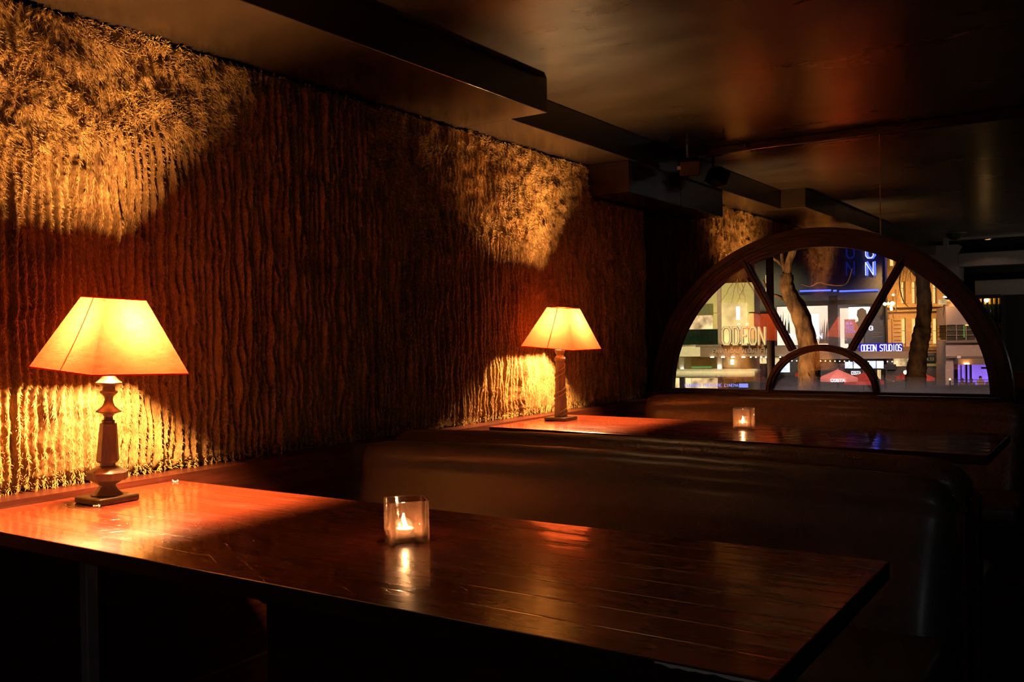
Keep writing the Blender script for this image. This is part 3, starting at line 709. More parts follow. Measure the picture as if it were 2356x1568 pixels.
GL = {  # angular block letters, strokes on a 0..1 by 0..1.6 cell
 'O': [[(0,.3),(0,1.3),(.25,1.6),(.75,1.6),(1,1.3),(1,.3),(.75,0),(.25,0),(0,.3)]], 'D': [[(0,0),(0,1.6),(.65,1.6),(1,1.3),(1,.3),(.65,0),(0,0)]],
 'E': [[(1,0),(0,0),(0,1.6),(1,1.6)],[(0,.8),(.8,.8)]], 'N': [[(0,0),(0,1.6),(1,0),(1,1.6)]], 'S': [[(0,.2),(.25,0),(.75,0),(1,.3),(1,.65),(0,.95),(0,1.35),(.25,1.6),(.75,1.6),(1,1.4)]],
 'T': [[(0,1.6),(1,1.6)],[(.5,1.6),(.5,0)]], 'U': [[(0,1.6),(0,.3),(.25,0),(.75,0),(1,.3),(1,1.6)]], 'I': [[(.5,0),(.5,1.6)]], 'F': [[(0,0),(0,1.6),(1,1.6)],[(0,.8),(.8,.8)]],
 'A': [[(0,0),(.5,1.6),(1,0)],[(.2,.55),(.8,.55)]], 'C': [[(1,1.3),(.75,1.6),(.25,1.6),(0,1.3),(0,.3),(.25,0),(.75,0),(1,.3)]], 'L': [[(0,1.6),(0,0),(1,0)]],
 'B': [[(0,0),(0,1.6),(.75,1.6),(1,1.4),(1,1.0),(.75,.8),(0,.8)],[(.75,.8),(1,.6),(1,.2),(.75,0),(0,0)]], 'M': [[(0,0),(0,1.6),(.5,.7),(1,1.6),(1,0)]], 'P': [[(0,0),(0,1.6),(.75,1.6),(1,1.35),(1,.95),(.75,.75),(0,.75)]],
 'R': [[(0,0),(0,1.6),(.75,1.6),(1,1.35),(1,.95),(.75,.75),(0,.75)],[(.5,.75),(1,0)]], 'V': [[(0,1.6),(.5,0),(1,1.6)]], 'G': [[(1,1.3),(.75,1.6),(.25,1.6),(0,1.3),(0,.3),(.25,0),(.75,0),(1,.3),(1,.8),(.55,.8)]],
 'W': [[(0,1.6),(.25,0),(.5,1.0),(.75,0),(1,1.6)]]}
def glyph(m, ch, x, z, w, h, y0, y1, t):
    for pl in GL.get(ch, []):
        for (a, b), (c, d) in zip(pl, pl[1:]):
            p = Vector((x+a*w, 0, z+b/1.6*h)); q = Vector((x+c*w, 0, z+d/1.6*h)); u = (q-p).normalized(); n = Vector((-u.z, 0, u.x))*t/2; u = u*t/2*.8
            m.prism([((p-u+n).x, (p-u+n).z), ((q+u+n).x, (q+u+n).z), ((q+u-n).x, (q+u-n).z), ((p-u-n).x, (p-u-n).z)], y0, y1)
def text(e, s, x0, y0, x1, y1, D, mat, name='lettering', th=.08, t=.2, parent=None, gap=.35, each=False):
    a = e.L(x0, y1, D); b = e.L(x1, y0, D); n = len(s); cw = (b.x-a.x)/(n-gap/(1+gap)); w = cw/(1+gap); h = b.z-a.z
    m = MB(); ob = None
    for i, ch in enumerate(s):
        if ch == ' ':
            if not each and m.v: m.build(name, mat, parent or e.o); m = MB()
            continue
        if each: m = MB()
        glyph(m, ch, a.x+cw*i, a.z, w, h, a.y, a.y+th, t*w)
        if each: m.build(name, mat, parent or e.o)
    if not each: return m.build(name, mat, parent or e.o)
def spot(px, py, D, tx, ty, TD, P, col, ang=60, size=.3):
    l = bpy.data.lights.new('floodlight', 'SPOT'); l.energy = P; l.color = col; l.spot_size = math.radians(ang); l.spot_blend = .8; l.shadow_soft_size = size
    o = bpy.data.objects.new('floodlight', l); COL.objects.link(o); a = Vector(EP(px, py, D)); b = Vector(EP(tx, ty, TD)); o.location = a
    o.rotation_euler = (b-a).to_track_quat('-Z', 'Y').to_euler()

X = {}
X['cream'] = pbr('cream render', (.74, .66, .34), .7, noise=.12, nscale=(.5, .5, .5))
X['cream2'] = pbr('pale cream canopy', (.82, .76, .62), .6, noise=.1, nscale=(.5, .5, .5))
X['olive'] = pbr('olive soffit', (.20, .19, .08), .7)
X['brown'] = pbr('brown fascia', (.20, .13, .10), .5, noise=.1, nscale=(.6, .6, .6))
X['dk'] = pbr('black granite', (.012, .012, .022), .25)
X['dk2'] = pbr('dark shop front', (.03, .022, .02), .4, noise=.6, nscale=(.8, .8, .8))
X['green'] = pbr('green balcony glass', (.012, .026, .018), .15, noise=.5, nscale=(1, 1, 1))
X['stone'] = pbr('warm stone', (.72, .44, .17), .8, noise=.2, nscale=(.4, .4, .8))
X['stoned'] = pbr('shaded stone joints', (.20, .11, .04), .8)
X['pink'] = pbr('pinkish stone', (.52, .37, .30), .7, noise=.1, nscale=(.4, .4, .4))
X['wglass'] = pbr('brown window glass', (.10, .08, .05), .15, noise=.4, nscale=(.7, .7, .7))
X['bark'] = pbr('plane tree bark', (.42, .25, .12), .85, col2=(.05, .03, .02), nscale=(4, 4, 1.8), bump=.05, bscale=(6, 6, 2))
X['letter'] = pbr('steel letters', (.6, .55, .45), .3, metal=.5)
X['red'] = pbr('red parasol cloth', (.75, .09, .06), .8)
X['lead'] = pbr('wet lead roofing', (.30, .29, .31), .38, noise=.55, nscale=(2.2, 5, 2), bump=.01, bscale=(3, 9, 3))
X['paving'] = pbr('square paving', (.05, .045, .045), .4, noise=.4)
X['pole'] = pbr('painted steel pole', (.13, .10, .10), .4)
E_ = lambda n, c, s, **k: emit(n, c, s, **k)
X['warm'] = E_('lit interior', (1, .70, .26), 1.5, var=.45, nscale=(.5, .5, .5))
X['warm2'] = E_('lit shop interior', (1, .66, .30), 1.2, var=.8, nscale=(.9, .9, .9))
X['slit'] = E_('lit window slit', (1, .70, .22), 1.5)
X['bulbs'] = E_('marquee bulb', (1, .85, .5), 12)
X['blue'] = E_('blue neon', (.04, .07, 1), 6)
X['bluew'] = E_('blue white neon', (.3, .32, 1), 1.6)
X['blueghost'] = E_('blue neon reflection', (.03, .04, .6), .2)
X['white'] = E_('white sign letter', (.85, .85, 1), 3)
X['bback'] = E_('blue sign backing', (.05, .03, .8), .8)
X['poster'] = E_('backlit poster', (1, .78, .58), 1.5, var=.35, nscale=(.25, .25, .25))
X['posterw'] = E_('bright backlit poster', (1, .90, .65), 6)
X['grey'] = pbr('poster grey', (.28, .25, .25), .8)
X['screen'] = E_('video screen', (.66, .72, 1), 2.0, var=.35, nscale=(1.2, 1.2, 1.2))
X['street'] = E_('sodium globe', (1, .48, .10), 40)
X['purple'] = E_('purple lit bar', (.34, .17, 1), 1.3, var=.3, nscale=(.4, .4, .4))
X['greeng'] = E_('green tube', (.35, .9, .2), .5)

# ground
g = MB(); a = [EP(1200, 760, 12), EP(2900, 760, 12), EP(2900, 760, 150), EP(1200, 760, 150)]
g.add([(p[0], p[1], -5.0) for p in a]+[(p[0], p[1], -5.2) for p in a], [(3,2,1,0),(4,5,6,7),(0,1,5,4),(1,2,6,5),(2,3,7,6),(3,0,4,7)])
struct(g.build('pavement', X['paving']))

# cream cinema building, left
b = Ext('cinema_building', 'pale cream cinema building with green balcony and big letters, left in the arched window', 'building', 1640, 66)
b.part('wall', X['cream'], [(1480, 653, 1735, 720), (1640, 720, 1656, 800), (1719, 720, 1735, 800), (1480, 797, 1735, 960)], 66, 6)
b.part('balcony_recess', X['olive'], [(1480, 700, 1640, 726)], 65.7, 1)
b.part('lit_window', X['warm'], [(1656, 697, 1719, 800)], 65.6, 1.5)
b.part('lit_window', X['warm2'], [(1480, 726, 1640, 800)], 66.5, 1.5)
b.part('ceiling_lamp', X['bulbs'], [(1697, 744, 1702, 746)], 65, .2); b.part('ceiling_lamp', X['bulbs'], [(1717, 744, 1722, 746)], 65, .2)
b.part('window_lamp', X['posterw'], [(1694, 705, 1702, 735)], 65.3, .2)
b.part('pipe', X['pink'], [(1650, 640, 1659, 797)], 65.2, .3)
b.part('balcony_glass', X['green'], [(1480, 759, 1652, 793)], 63, .1)
b.part('handrail', X['brown'], [(1480, 757.5, 1652, 759)], 62.9, .2)
b.part('fascia', X['cream2'], [(1480, 797, 1611, 820)], 62, 4)
f = b.part('fascia', X['brown'], [(1611, 797, 1862, 820), (1600, 792, 1770, 797)], 62, 4); f['label'] = 'brown fascia'
text(b, 'FANATICAL ABOUT FILM', 1640, 801.5, 1776, 812, 61.85, X['pink'], 'lettering', t=.22, parent=f)
for i, x in enumerate((1638, 1663, 1686, 1710, 1727, 1739, 1751, 1762, 1795, 1808)):
    r = 3.6 if i < 4 else 1.4; b.part('marquee_bulb', X['bulbs'], [(x-r, 820.2, x+r, 822.4)], 61.8, .2)
b.part('lower_panel', X['stone'], [(1591, 823, 1637, 841)], 65.8, .3); b.part('lower_glass', X['greeng'], [(1591, 843, 1637, 852)], 65.9, .3)
for x in (1563, 1651): b.part('pillar', X['cream2'], [(x, 821, x+11, 905)], 63.5, .6)
b.part('wall_lamp', X['posterw'], [(1681, 827, 1688, 838)], 65.6, .2); b.part('uplight', X['posterw'], [(1567, 846, 1572, 855)], 63.3, .2); b.part('uplight', X['posterw'], [(1651, 840, 1657, 852)], 63.3, .2)
b.part('canopy', X['cream2'], [(1480, 853, 1738, 868)], 60, 5, bevel=.15)
b.part('shop_window', X['warm2'], [(1480, 870, 1590, 905), (1592, 870, 1650, 905)], 65.4, .4)
b.part('shop_window', X['cream'], [(1661, 870, 1733, 905)], 65.4, .4)
text(b, 'EUROPES PREMIERE CINEMA', 1576, 883, 1698, 889, 60.5, X['bluew'], 'lettering', t=.2)
b.part('banner', X['bluew'], [(1700, 882, 1721, 891)], 60.5, .1)
b.part('notice_panel', X['cream2'], [(1748, 821, 1764, 836)], 62.2, .2); b.part('notice_panel', X['cream2'], [(1781, 821, 1793, 836)], 62.2, .2)
for ch, x0, x1 in (('O', 1659, 1681), ('D', 1684, 1700), ('E', 1705, 1718), ('O', 1722, 1740), ('N', 1743, 1760)):
    A = b.L(x0+3, 792, 61.5); B = b.L(x1-1, 753, 61.5); m = MB(); glyph(m, ch, A.x, A.z, B.x-A.x, B.z-A.z, A.y, A.y+.5, .16); m.build('sign_letter', X['letter'], b.o, bevel=.03)
    m = MB(); glyph(m, ch, A.x, A.z, B.x-A.x, B.z-A.z, A.y-.03, A.y, .05); m.build('letter_tube', X['slit'], b.o)
b.part('light_strip', X['slit'], [(1761.5, 632, 1763.5, 672)], 64, .1)

# dark tower of the other cinema
b = Ext('cinema_tower', 'black granite cinema tower with blue neon strips and lit posters, middle of the arched window', 'building', 1890, 85)
b.part('wall', X['dk'], [(1736, 300, 2034, 960)], 85, 6)
b.part('ground_floor', X['dk2'], [(1736, 826, 2034, 960)], 83.4, 1.5)
for x0, x1 in ((1840, 1912), (1917, 1925), (1931, 2022), (2036, 2056)): b.part('neon_strip', X['blue'], [(x0, 666.5, x1, 669.8)], 84.3, .3)
b.part('ledge', X['grey'], [(1838, 672.5, 1905, 674.2)], 84, .5); b.part('ledge', X['dk2'], [(1838, 690, 2040, 700)], 84.2, .6)
b.part('column', X['dk2'], [(1908, 680, 1928, 826)], 84.2, .6)
for n_, xx, mt in (('neon_or_ghost_letter', 1996, 'bluew'), ('neon_or_ghost_letter', 1948, 'blueghost')):  # dim second column stands in for the sign's reflection in the glazing
    for ch, yb in (('O', 593), ('N', 632), ('E', 554)):
        A = b.L(xx, yb, 83.6); B = b.L(xx+17, yb-30, 83.6)
        m = MB(); glyph(m, ch, A.x, A.z, B.x-A.x, B.z-A.z, A.y, A.y+.2, .13); o_ = m.build(n_, X['blue'] if mt == 'bluew' else X[mt], b.o)
        if mt == 'bluew':
            m = MB(); glyph(m, ch, A.x-.15, A.z-.02, B.x-A.x, B.z-A.z, A.y-.1, A.y-.02, .05); m.build('letter_tube', X['white'], o_)
p1 = b.part('poster', X['poster'], [(1788, 704, 1905, 801)], 84.4, .3); p1['label'] = 'wide backlit film poster'
b.part('poster_glow', X['posterw'], [(1868, 722, 1884, 766)], 84.3, .1, p1); b.part('poster_frame', X['brown'], [(1786, 702, 1907, 704), (1905, 702, 1907, 801)], 84.2, .3, p1)
m = MB()
for q_ in ((1791, 722, 1798), (1798, 716, 1802), (1802, 730, 1809), (1811, 718, 1813), (1809, 735, 1818), None, (1893, 728, 1897), (1889, 742, 1893), (1897, 735, 1905), (1884, 756, 1890)):
    if q_ is None: m.build('poster_print', X['grey'], p1); m = MB(); continue
    x0, y0, x1 = q_
    A = b.L(x0, 790 if x0 > 1850 else 748+(x0-1790)*1.4, 84.2); B = b.L(x1, y0, 84.2); m.prism([(A.x, A.z), (B.x, A.z), ((A.x+B.x)/2+.1, B.z)], A.y, A.y+.1)
m.build('poster_print', X['grey'], p1)
text(b, 'OBLIVION', 1811, 767, 1891, 779, 84.1, X['white'], 'poster_title', t=.24, parent=p1)
p2 = b.part('poster', X['poster'], [(1933, 708, 2002, 800)], 84.4, .3); p2['label'] = 'backlit poster with a dark plate'
b.part('poster_glow', X['posterw'], [(1953, 706, 2002, 734)], 84.3, .1, p2)
m = MB(); A = b.L(1984, 800, 84.1); 
m.lathe([(1.1, 0), (1.15, 1.3), (.7, 2.1), (.28, 2.3), (.30, 2.5), (.42, 2.8), (.36, 3.2), (.1, 3.4)], 16, c=(A.x, A.y+1.2)); m.v = [(x, A.y+(y-A.y)*.15, z+A.z) for x, y, z in m.v]
m.build('poster_figure', X['grey'], p2)
pl = b.part('poster_plate', X['dk'], [(1943, 734, 1968, 790)], 83.9, .2, p2)
for k, s in enumerate(('ODEON', 'STUDIOS', 'LEICESTER')): text(b, s, 1945, 741+k*9, 1945+(15, 18, 22)[k], 747+k*9, 83.7, X['bluew'], 'lettering', t=.2, parent=pl)
p3 = b.part('poster', X['dk'], [(1990, 736, 2036, 800)], 83.6, .2); p3['label'] = 'black poster with a pale letter'
text(b, 'G', 2000, 750, 2008, 759, 83.4, X['white'], 'poster_letter', t=.25, parent=p3)
b.part('poster_print', X['grey'], [(2006, 764, 2028, 765), (2006, 769, 2022, 770), (2006, 774, 2030, 775)], 83.4, .1, p3)
mq = b.part('marquee', X['brown'], [(1862, 808, 2108, 825)], 80, 4)
sg = b.part('sign_panel', X['bback'], [(1977, 789, 2077, 811)], 80.5, .2)
text(b, 'ODEON STUDIOS', 1982, 792, 2074, 808, 80.2, X['white'], 'sign_letter', th=.15, t=.30, parent=sg, gap=.3)
for x in range(1822, 2075, 11): b.part('marquee_bulb', X['bulbs'], [(x-.9, 828.5+(x-1822)*.008, x+.9, 830.6+(x-1822)*.008)], 79.8, .15)
for r in ((1780, 834, 1817, 856), (1944, 832, 1962, 847), (1964, 832, 1980, 847), (2000, 830, 2015, 847), (2017, 830, 2033, 847)):
    b.part('video_screen', X['screen'], [r], 79, .2)
b.part('lit_doorway', X['warm2'], [(2019, 850, 2027, 880), (2040, 852, 2050, 882)], 82.8, .2)
b.part('lit_doorway', X['purple'], [(2051, 852, 2056, 905)], 82.8, .2)
b.part('awning', X['dk'], [(2012, 838, 2062, 850)], 80, 2)
t_ = b.part('cafe_sign', X['dk2'], [(1957, 852, 1982, 863)], 78, .2); text(b, 'COSTA', 1959, 854, 1980, 861, 77.8, X['white'], 'sign_letter', t=.3, parent=t_)

# orange stone building
b = Ext('stone_building', 'floodlit orange stone building with narrow lit windows, right part of the arched window', 'building', 2110, 82)
b.part('wall', X['stone'], [(2041, 300, 2174, 960)], 82, 10)
b.part('cornice', X['stone'], [(2041, 699, 2180, 706)], 81, 1.5); b.part('cornice', X['stone'], [(2041, 712, 2177, 716)], 81.5, 1)
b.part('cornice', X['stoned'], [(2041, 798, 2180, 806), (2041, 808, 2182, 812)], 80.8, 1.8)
for x0, x1 in ((2075, 2082), (2099, 2106), (2147, 2154)):
    w_ = b.part('lit_window', X['slit'], [(x0, 733, x1, 790)], 81.9, .3); b.part('glazing', X['stoned'], [(x0, 760, x1, 761)], 81.8, .1, w_); b.part('reveal', X['stoned'], [(x1, 731, x1+1.5, 792)], 81.7, .3, w_)
for x0, x1 in ((2073.5, 2078.5), (2099, 2104), (2147, 2151.5)):
    w_ = b.part('lit_window', X['slit'], [(x0, 649, x1, 697)], 81.9, .3); b.part('glazing', X['stoned'], [(x0, 662, x1, 663)], 81.8, .1, w_); b.part('reveal', X['stoned'], [(x1, 647, x1+4, 698)], 81.85, .2, w_)
b.part('lit_window', X['slit'], [(2048, 592, 2055, 611)], 81.9, .3)
b.part('joint', X['stoned'], [(x0, y, x1, y+1) for y in range(737, 797, 9) for x0, x1 in ((2053, 2073), (2110, 2145), (2157, 2173))], 81.93, .2)
b.part('pilaster', X['stone'], [(2084, 648, 2090, 698), (2110, 648, 2116, 698), (2084, 733, 2096, 797), (2053, 731, 2056, 797)], 81.6, .5)
b.part('shop_front', X['dk2'], [(2041, 812, 2195, 960)], 80.9, 2)
b.part('shop_window', X['warm2'], [(2056, 822, 2091, 842)], 80.7, .2); b.part('shop_window', X['olive'], [(2128, 836, 2178, 842)], 80.7, .2)
t_ = b.part('shop_sign', X['green'], [(2127, 818, 2151, 833)], 80.6, .2); text(b, 'WALTER', 2129, 822, 2149, 829, 80.4, X['grey'], 'sign_letter', t=.2, parent=t_)
# bracket lantern cluster on its left corner
t = Ext('wall_lantern', 'cluster of glowing lanterns on the corner between tower and stone building', 'street lamp', 2050, 80, zb=EP(2050, 716, 80)[2])
for x, y, r in ((2036, 699, 3.5), (2044, 698, 3), (2053, 698, 5), (2050, 706, 3), (2051, 711, 3), (2055, 678, 2.4)):
    c_ = t.L(x, y, 80); m = MB(); rr = r*.037; m.lathe([(.02, c_.z-rr), (rr*.8, c_.z-rr*.6), (rr, c_.z), (rr*.8, c_.z+rr*.6), (.02, c_.z+rr)], 12, c=(c_.x, c_.y)); m.build('globe', X['street'], t.o, smooth=True)
c_ = t.L(2052, 700, 80); MB().tube([(c_.x-.9, c_.y+.1, c_.z), (c_.x+.3, c_.y+.1, c_.z), (c_.x+.3, c_.y+.1, c_.z+1.2), (c_.x+.3, c_.y+.1, c_.z-.6)], .05, 6).build('bracket', X['pole'], t.o)
# pinkish building at the right
b = Ext('corner_building', 'pinkish corner building with a wide window above a purple lit bar', 'building', 2250, 74)
b.part('wall', X['pink'], [(2176, 702, 2420, 745), (2176, 782, 2420, 838), (2176, 838, 2194, 960)], 74, 6)
b.part('parapet', X['stone'], [(2172, 686, 2420, 702)], 74.6, .6); b.part('parapet_lamp', X['bulbs'], [(2171, 681, 2180, 684)], 73.8, .2); b.part('lit_window', X['warm2'], [(2160, 688, 2178, 700)], 74, .3)
w_ = b.part('window', X['wglass'], [(2178, 745, 2420, 782)], 74.2, .3)
b.part('mullion', X['pink'], [(x, 745, x+1.5, 782) for x in (2200, 2222, 2244)]+[(2178, 757, 2420, 758), (2178, 769, 2420, 770)], 74.0, .2, w_)
b.part('window_tube', X['greeng'], [(2217.5, 748, 2219, 776)], 73.9, .1, w_); b.part('window_lamp', X['slit'], [(2221, 746, 2235, 749)], 73.9, .1, w_)
b.part('ledge', X['brown'], [(2176, 783, 2420, 787), (2176, 819, 2420, 823)], 73.5, .6)
b.part('awning', X['brown'], [(2204, 824, 2420, 838)], 71.5, 3)
b.part('bar_interior', X['purple'], [(2194, 838, 2420, 900)], 75, .4)
for x0, x1 in ((2196, 2204), (2211, 2213), (2222, 2226), (2232, 2236)): b.part('post', X['dk'], [(x0, 838, x1, 900)], 74.2, .5)
b.part('beam', X['dk'], [(2258, 844, 2290, 848)], 74, .3)
b.part('bar_lamp', X['street'], [(2219, 834.5, 2224, 837.5), (2226, 834.5, 2230, 837.5)], 71.2, .2)
b.part('sign_box', X['cream2'], [(2202, 818, 2211, 827)], 72.5, .6); b.part('railing', X['dk'], [(2190, 873, 2420, 874), (2190, 879, 2420, 880), (2190, 885, 2420, 886)], 72, .08)
b.part('terrace_panel', X['dk2'], [(2120, 886, 2420, 930)], 70, .3)
# people in front of the purple bar
def person(px, py, D, label, s=1.0, col=(.12, .06, .05), seed=0):
    p = EP(px, py, D); z0 = p[2]-1.70*s
    r = random.Random(seed)
    V_ = [(0,0,.95),(0,0,1.15),(0,0,1.38),(0,.0,1.48),(0,-.01,1.56),(0,-.01,1.66),(.19,0,1.40),(.25,-.05,1.15),(.18,-.25,1.05),(-.19,0,1.40),(-.25,-.05,1.15),(-.18,-.25,1.05),(.09,0,.9),(.1,-.02,.5),(.1,0,.08),(.1,-.12,.03),(-.09,0,.9),(-.1,-.02,.5),(-.1,0,.08),(-.1,-.12,.03)]
    E2 = [(0,1),(1,2),(2,3),(3,4),(4,5),(2,6),(6,7),(7,8),(2,9),(9,10),(10,11),(0,12),(12,13),(13,14),(14,15),(0,16),(16,17),(17,18),(18,19)]
    R2 = [.15,.15,.16,.06,.10,.10,.075,.055,.04,.075,.055,.04,.09,.065,.045,.035,.09,.065,.045,.035]
    me = bpy.data.meshes.new('person'); me.from_pydata([(x*s, y*s, z*s) for x, y, z in V_], E2, []); me.update()
    o = bpy.data.objects.new('person', me); COL.objects.link(o); o.location = (p[0], p[1], z0); o.rotation_euler = (0, 0, EANG+r.uniform(-.6, .6))
    m = o.modifiers.new('skin', 'SKIN'); sk = me.skin_vertices[0].data
    for i, rr in enumerate(R2): sk[i].radius = (rr*s, rr*s)
    sk[0].use_root = True; o.modifiers.new('sub', 'SUBSURF').levels = 1; o.modifiers['sub'].render_levels = 1
    me.materials.append(pbr('person clothing %d' % seed, col, .8)); tag(o, label, 'person', 'people at the purple lit bar')
    # hair as its own piece
    h = MB(); h.lathe([(.005, .02), (.085, .03), (.105, .09), (.09, .15), (.04, .19), (.005, .195)], 14); ho_ = h.build('hair', X['dk2'], o, smooth=True); ho_.location = (0, .015, 1.58*s-.02)
for i, (x, y, l, cl) in enumerate(((2214, 871, 'person in dark top at the purple bar rail, leftmost of the four', (.2, .1, .08)), (2235, 872, 'person in dark top second from the left at the purple bar rail', (.16, .08, .06)),
                               (2256, 866, 'tall pale-topped person standing at the purple bar rail', (.55, .35, .25)), (2277, 870, 'person in brown top at the right end of the purple bar rail', (.22, .1, .06)))):
    person(x, y, 73, l, 1.0, cl, i)

# pole, trees
t = Ext('lamp_post', 'dark steel post crossing the left pane of the arched window', 'post', 1773, 24)
a = t.L(1773, 300, 24); c_ = t.L(1773, 1000, 24); MB().lathe([(.115, 0), (.11, .5), (.095, .6), (.092, a.z)], 24).build('shaft', X['pole'], t.o, smooth=True); MB().lathe([(.2, 0), (.2, .12), (.13, .2)], 24).build('base', X['pole'], t.o, smooth=True)
def tree(label, D, trunk, branches, px, group='bare trees in the square'):
    t = Ext('bare_tree', label, 'tree', px, D, group); sc_ = D/2125*1.06
    pts = [t.L(x, y, D) for x, y, r in trunk]; rr = [r*sc_ for x, y, r in trunk]
    pts = [Vector((pts[0].x, 0, 0))]+pts; rr = [rr[0]*1.5]+rr
    # smooth the path
    def smooth(pts, rr, k=5):
        P_ = []; R2 = []
        for i in range(len(pts)-1):
            p0, p1, p2, p3 = pts[max(i-1, 0)], pts[i], pts[i+1], pts[min(i+2, len(pts)-1)]
            for j in range(k):
                u = j/k; P_.append(.5*((2*p1)+(p2-p0)*u+(2*p0-5*p1+4*p2-p3)*u*u+(3*p1-p0-3*p2+p3)*u**3)); R2.append(rr[i]*(1-u)+rr[i+1]*u)
        P_.append(pts[-1]); R2.append(rr[-1]); return P_, R2
    P_, R2 = smooth(pts, rr); R2 = [r*(1+.05*math.sin(i*1.7)) for i, r in enumerate(R2)]
    tk = MB().tube(P_, R2, 20).build('trunk', X['bark'], t.o, smooth=True)
    for br in branches:
        q = [t.L(x, y, D)+Vector((0, dy, 0)) for x, y, r, dy in br]; P2, Rb = smooth(q, [r*sc_ for x, y, r, dy in br]); MB().tube(P2, Rb, 10).build('branch', X['bark'], t.o, smooth=True)
    return t
def twigs(t, D, x0, y0, x1, y1, n, seed):
    r = random.Random(seed); m = MB()
    for k in range(n):
        x = x0+(x1-x0)*r.random(); y = y0+r.random()*4; p = [t.L(x, y, D)+Vector((0, r.uniform(-.5, .5), 0))]
        dx = r.uniform(-5, 5); L_ = (y1-y0)*r.uniform(.4, 1)
        for i in range(1, 9): x += dx+r.uniform(-2.2, 2.2); p.append(t.L(x, y+L_*i/8, D)+Vector((0, p[0].y*.0, 0)))
        m.tube(p, [.008*(1-.08*i) for i in range(9)], 5)
    return m.build('twigs', X['stoned'], t.o)
t = tree('leaning bare tree with a forked mottled trunk in front of the posters', 27,
     [(1862, 905, 23), (1862, 860, 23), (1861, 810, 21), (1852, 760, 19), (1838, 715, 19), (1820, 682, 16), (1810, 655, 15), (1812, 630, 12)],
     [[(1811, 640, 9, 0), (1815, 605, 7, -.1), (1822, 585, 8, -.1), (1830, 560, 7, -.2), (1840, 500, 6, -.3)], [(1811, 640, 6, 0), (1803, 610, 5, .1), (1799, 590, 4, .2), (1796, 560, 3.5, .2), (1792, 520, 3, .2)],
      [(1802, 612, 4, .1), (1790, 600, 3.4, .2), (1778, 592, 3, .2), (1765, 575, 2.4, .3), (1745, 545, 2, .3)],
      [(1812, 690, 6, .1), (1800, 685, 4, .3), (1785, 678, 3, .6), (1770, 672, 2.4, .8), (1750, 640, 2, 1)],
      [(1845, 655, 1.2, -.5), (1865, 660, 1.3, -.5), (1885, 651, 1.6, -.5), (1905, 656, 1.4, -.5), (1945, 655, 1, -.5), (1960, 620, .8, -.5)]], 1862)
twigs(t, 26, 1690, 640, 1720, 700, 9, 3)
t = tree('straight bare tree trunk in front of the stone building', 32,
     [(2108, 905, 20), (2108, 860, 19), (2112, 820, 17), (2116, 790, 17), (2121, 765, 17), (2124, 740, 14), (2127, 700, 14), (2124, 660, 13), (2121, 620, 12), (2115, 585, 12), (2110, 500, 10)],
     [[(2118, 640, 5, .1), (2100, 620, 4, .2), (2080, 600, 3, .3), (2060, 560, 2, .3)], [(2078, 600, 1.6, .3), (2070, 650, 1.2, .1), (2078, 690, 1, .1), (2090, 705, .7, .1)], [(2122, 600, 5, 0), (2140, 570, 4, 0), (2160, 520, 3, 0)]], 2108)
twigs(t, 31, 2060, 600, 2105, 690, 12, 5); twigs(t, 31, 2140, 610, 2165, 690, 7, 6)

# parasols
def parasol(label, px, py, hw, D, txt=None, col=None):
    ztop = EP(px, py, D)[2]; t = Ext('parasol', label, 'parasol', px, D, 'red parasols in the square'); H_ = ztop+5.0; R_ = hw*D/2125*1.03; dz = R_*.42
    m = MB(); vs = [(0, 0, H_)]+[(R_*math.cos(PI/8+k*PI/4), R_*math.sin(PI/8+k*PI/4), H_-dz) for k in range(8)]+[(R_*math.cos(PI/8+k*PI/4), R_*math.sin(PI/8+k*PI/4), H_-dz-.22) for k in range(8)]
    m.add(vs, [(0, 1+k, 1+(k+1) % 8) for k in range(8)]+[(1+k, 9+k, 9+(k+1) % 8, 1+(k+1) % 8) for k in range(8)]); cp = m.build('canopy', col or X['red'], t.o)
    MB().lathe([(.04, 0), (.035, H_+.08)], 10).build('pole', X['pole'], t.o, smooth=True); MB().lathe([(.35, 0), (.35, .06), (.08, .12)], 16).build('base', X['pole'], t.o)
    if txt:
        m = MB(); w_ = .13
        for i, ch in enumerate(txt): glyph(m, ch, -len(txt)*w_*.65+i*w_*1.3, H_-dz-.19, w_, .16, -R_-.04, -R_-.01, .04)
        m.build('valance_text', X['white'], cp)
    return t
X['redlit'] = pbr('pale red parasol cloth', (.85, .25, .2), .8)
parasol('large pale red parasol lit from above in front of the screens', 1926, 849, 42, 62, 'COSTA', X['redlit'])
parasol('darker red parasol partly behind the glazing bar, right of the pale one', 1985, 856, 42, 66)
parasol('small red parasol left of the straight tree trunk', 2080, 857, 18, 72); parasol('small red parasol right of the straight tree trunk', 2128, 860, 18, 72); parasol('small red parasol left of the leaning tree trunk', 1840, 853, 12, 74)
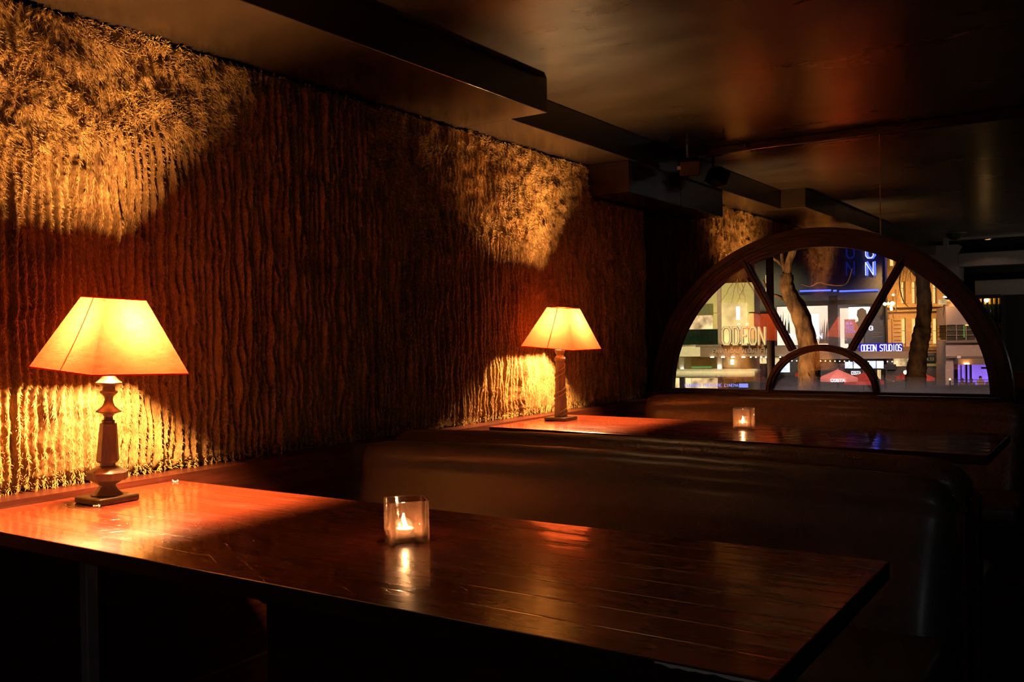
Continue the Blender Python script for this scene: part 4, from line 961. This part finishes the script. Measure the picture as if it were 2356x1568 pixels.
# street lamps
for px, py, lab in ((2082, 856, 'glowing globe street lamp left of the straight tree trunk'), (2124, 854, 'glowing globe street lamp right of the straight tree trunk'), (2184, 872, 'low small glowing lamp near the corner building')):
    D = 50; t = Ext('street_lamp', lab, 'street lamp', px, D, 'globe street lamps'); z = EP(px, py, D)[2]+5; r = .10 if px < 2150 else .04
    MB().lathe([(.01, z-r), (r*.75, z-r*.65), (r, z), (r*.75, z+r*.65), (.01, z+r)], 16).build('globe', X['street'], t.o, smooth=True)
    MB().lathe([(.09, 0), (.05, .3), (.035, z-r)], 12).build('pole', X['pole'], t.o, smooth=True)
# floodlights of the square
spot(1640, 500, 50, 1640, 800, 64, 11000, (1, .84, .42), 60)
spot(1640, 1050, 55, 1640, 830, 64, 8000, (1, .82, .55), 70)
spot(1560, 1050, 23, 1830, 700, 27, 2600, (1, .55, .22), 60, .1)
spot(2110, 1100, 27, 2115, 750, 32, 300, (1, .55, .25), 60, .1)
spot(2100, 1000, 68, 2110, 720, 82, 14000, (1, .55, .18), 55)
spot(2110, 560, 68, 2110, 760, 82, 9000, (1, .55, .18), 50)
spot(2260, 600, 60, 2240, 770, 74, 6500, (1, .66, .5), 55)
spot(1950, 700, 52, 1950, 860, 64, 9000, (1, .75, .7), 50)
l = bpy.data.lights.new('pane_fill_light', 'SPOT'); l.energy = 60; l.color = (.95, .74, .72); l.spot_size = 2.0; l.shadow_soft_size = .1  # added unseen spot that brightens the film on the lower pane
o = bpy.data.objects.new('pane_fill_light', l); COL.objects.link(o); o.location = (-1.35, 6.0, 2.5); o.rotation_euler = (Vector((-1.3, 5.36, .86))-Vector((-1.35, 6.0, 2.5))).to_track_quat('-Z', 'Y').to_euler()


# ------------------------------------------------------------------ world and output look
w = bpy.data.worlds.new('night'); sc.world = w; w.use_nodes = True
w.node_tree.nodes['Background'].inputs[0].default_value = (.10, .13, .30, 1); w.node_tree.nodes['Background'].inputs[1].default_value = .006
sc.view_settings.view_transform = 'Standard'; sc.view_settings.look = 'None'; sc.view_settings.gamma = 1; sc.view_settings.exposure = 0
sc.view_settings.use_curve_mapping = False
c = sc.cycles; c.use_denoising = True; c.max_bounces = 6; c.transparent_max_bounces = 16; c.diffuse_bounces = 2; c.glossy_bounces = 3; c.transmission_bounces = 6
c.sample_clamp_indirect = 3; c.caustics_reflective = True; c.caustics_refractive = False; c.use_adaptive_sampling = True; c.adaptive_threshold = .025; c.adaptive_min_samples = 32; c.denoiser = 'OPENIMAGEDENOISE'; c.denoising_input_passes = 'RGB_ALBEDO_NORMAL'; c.denoising_prefilter = 'FAST'
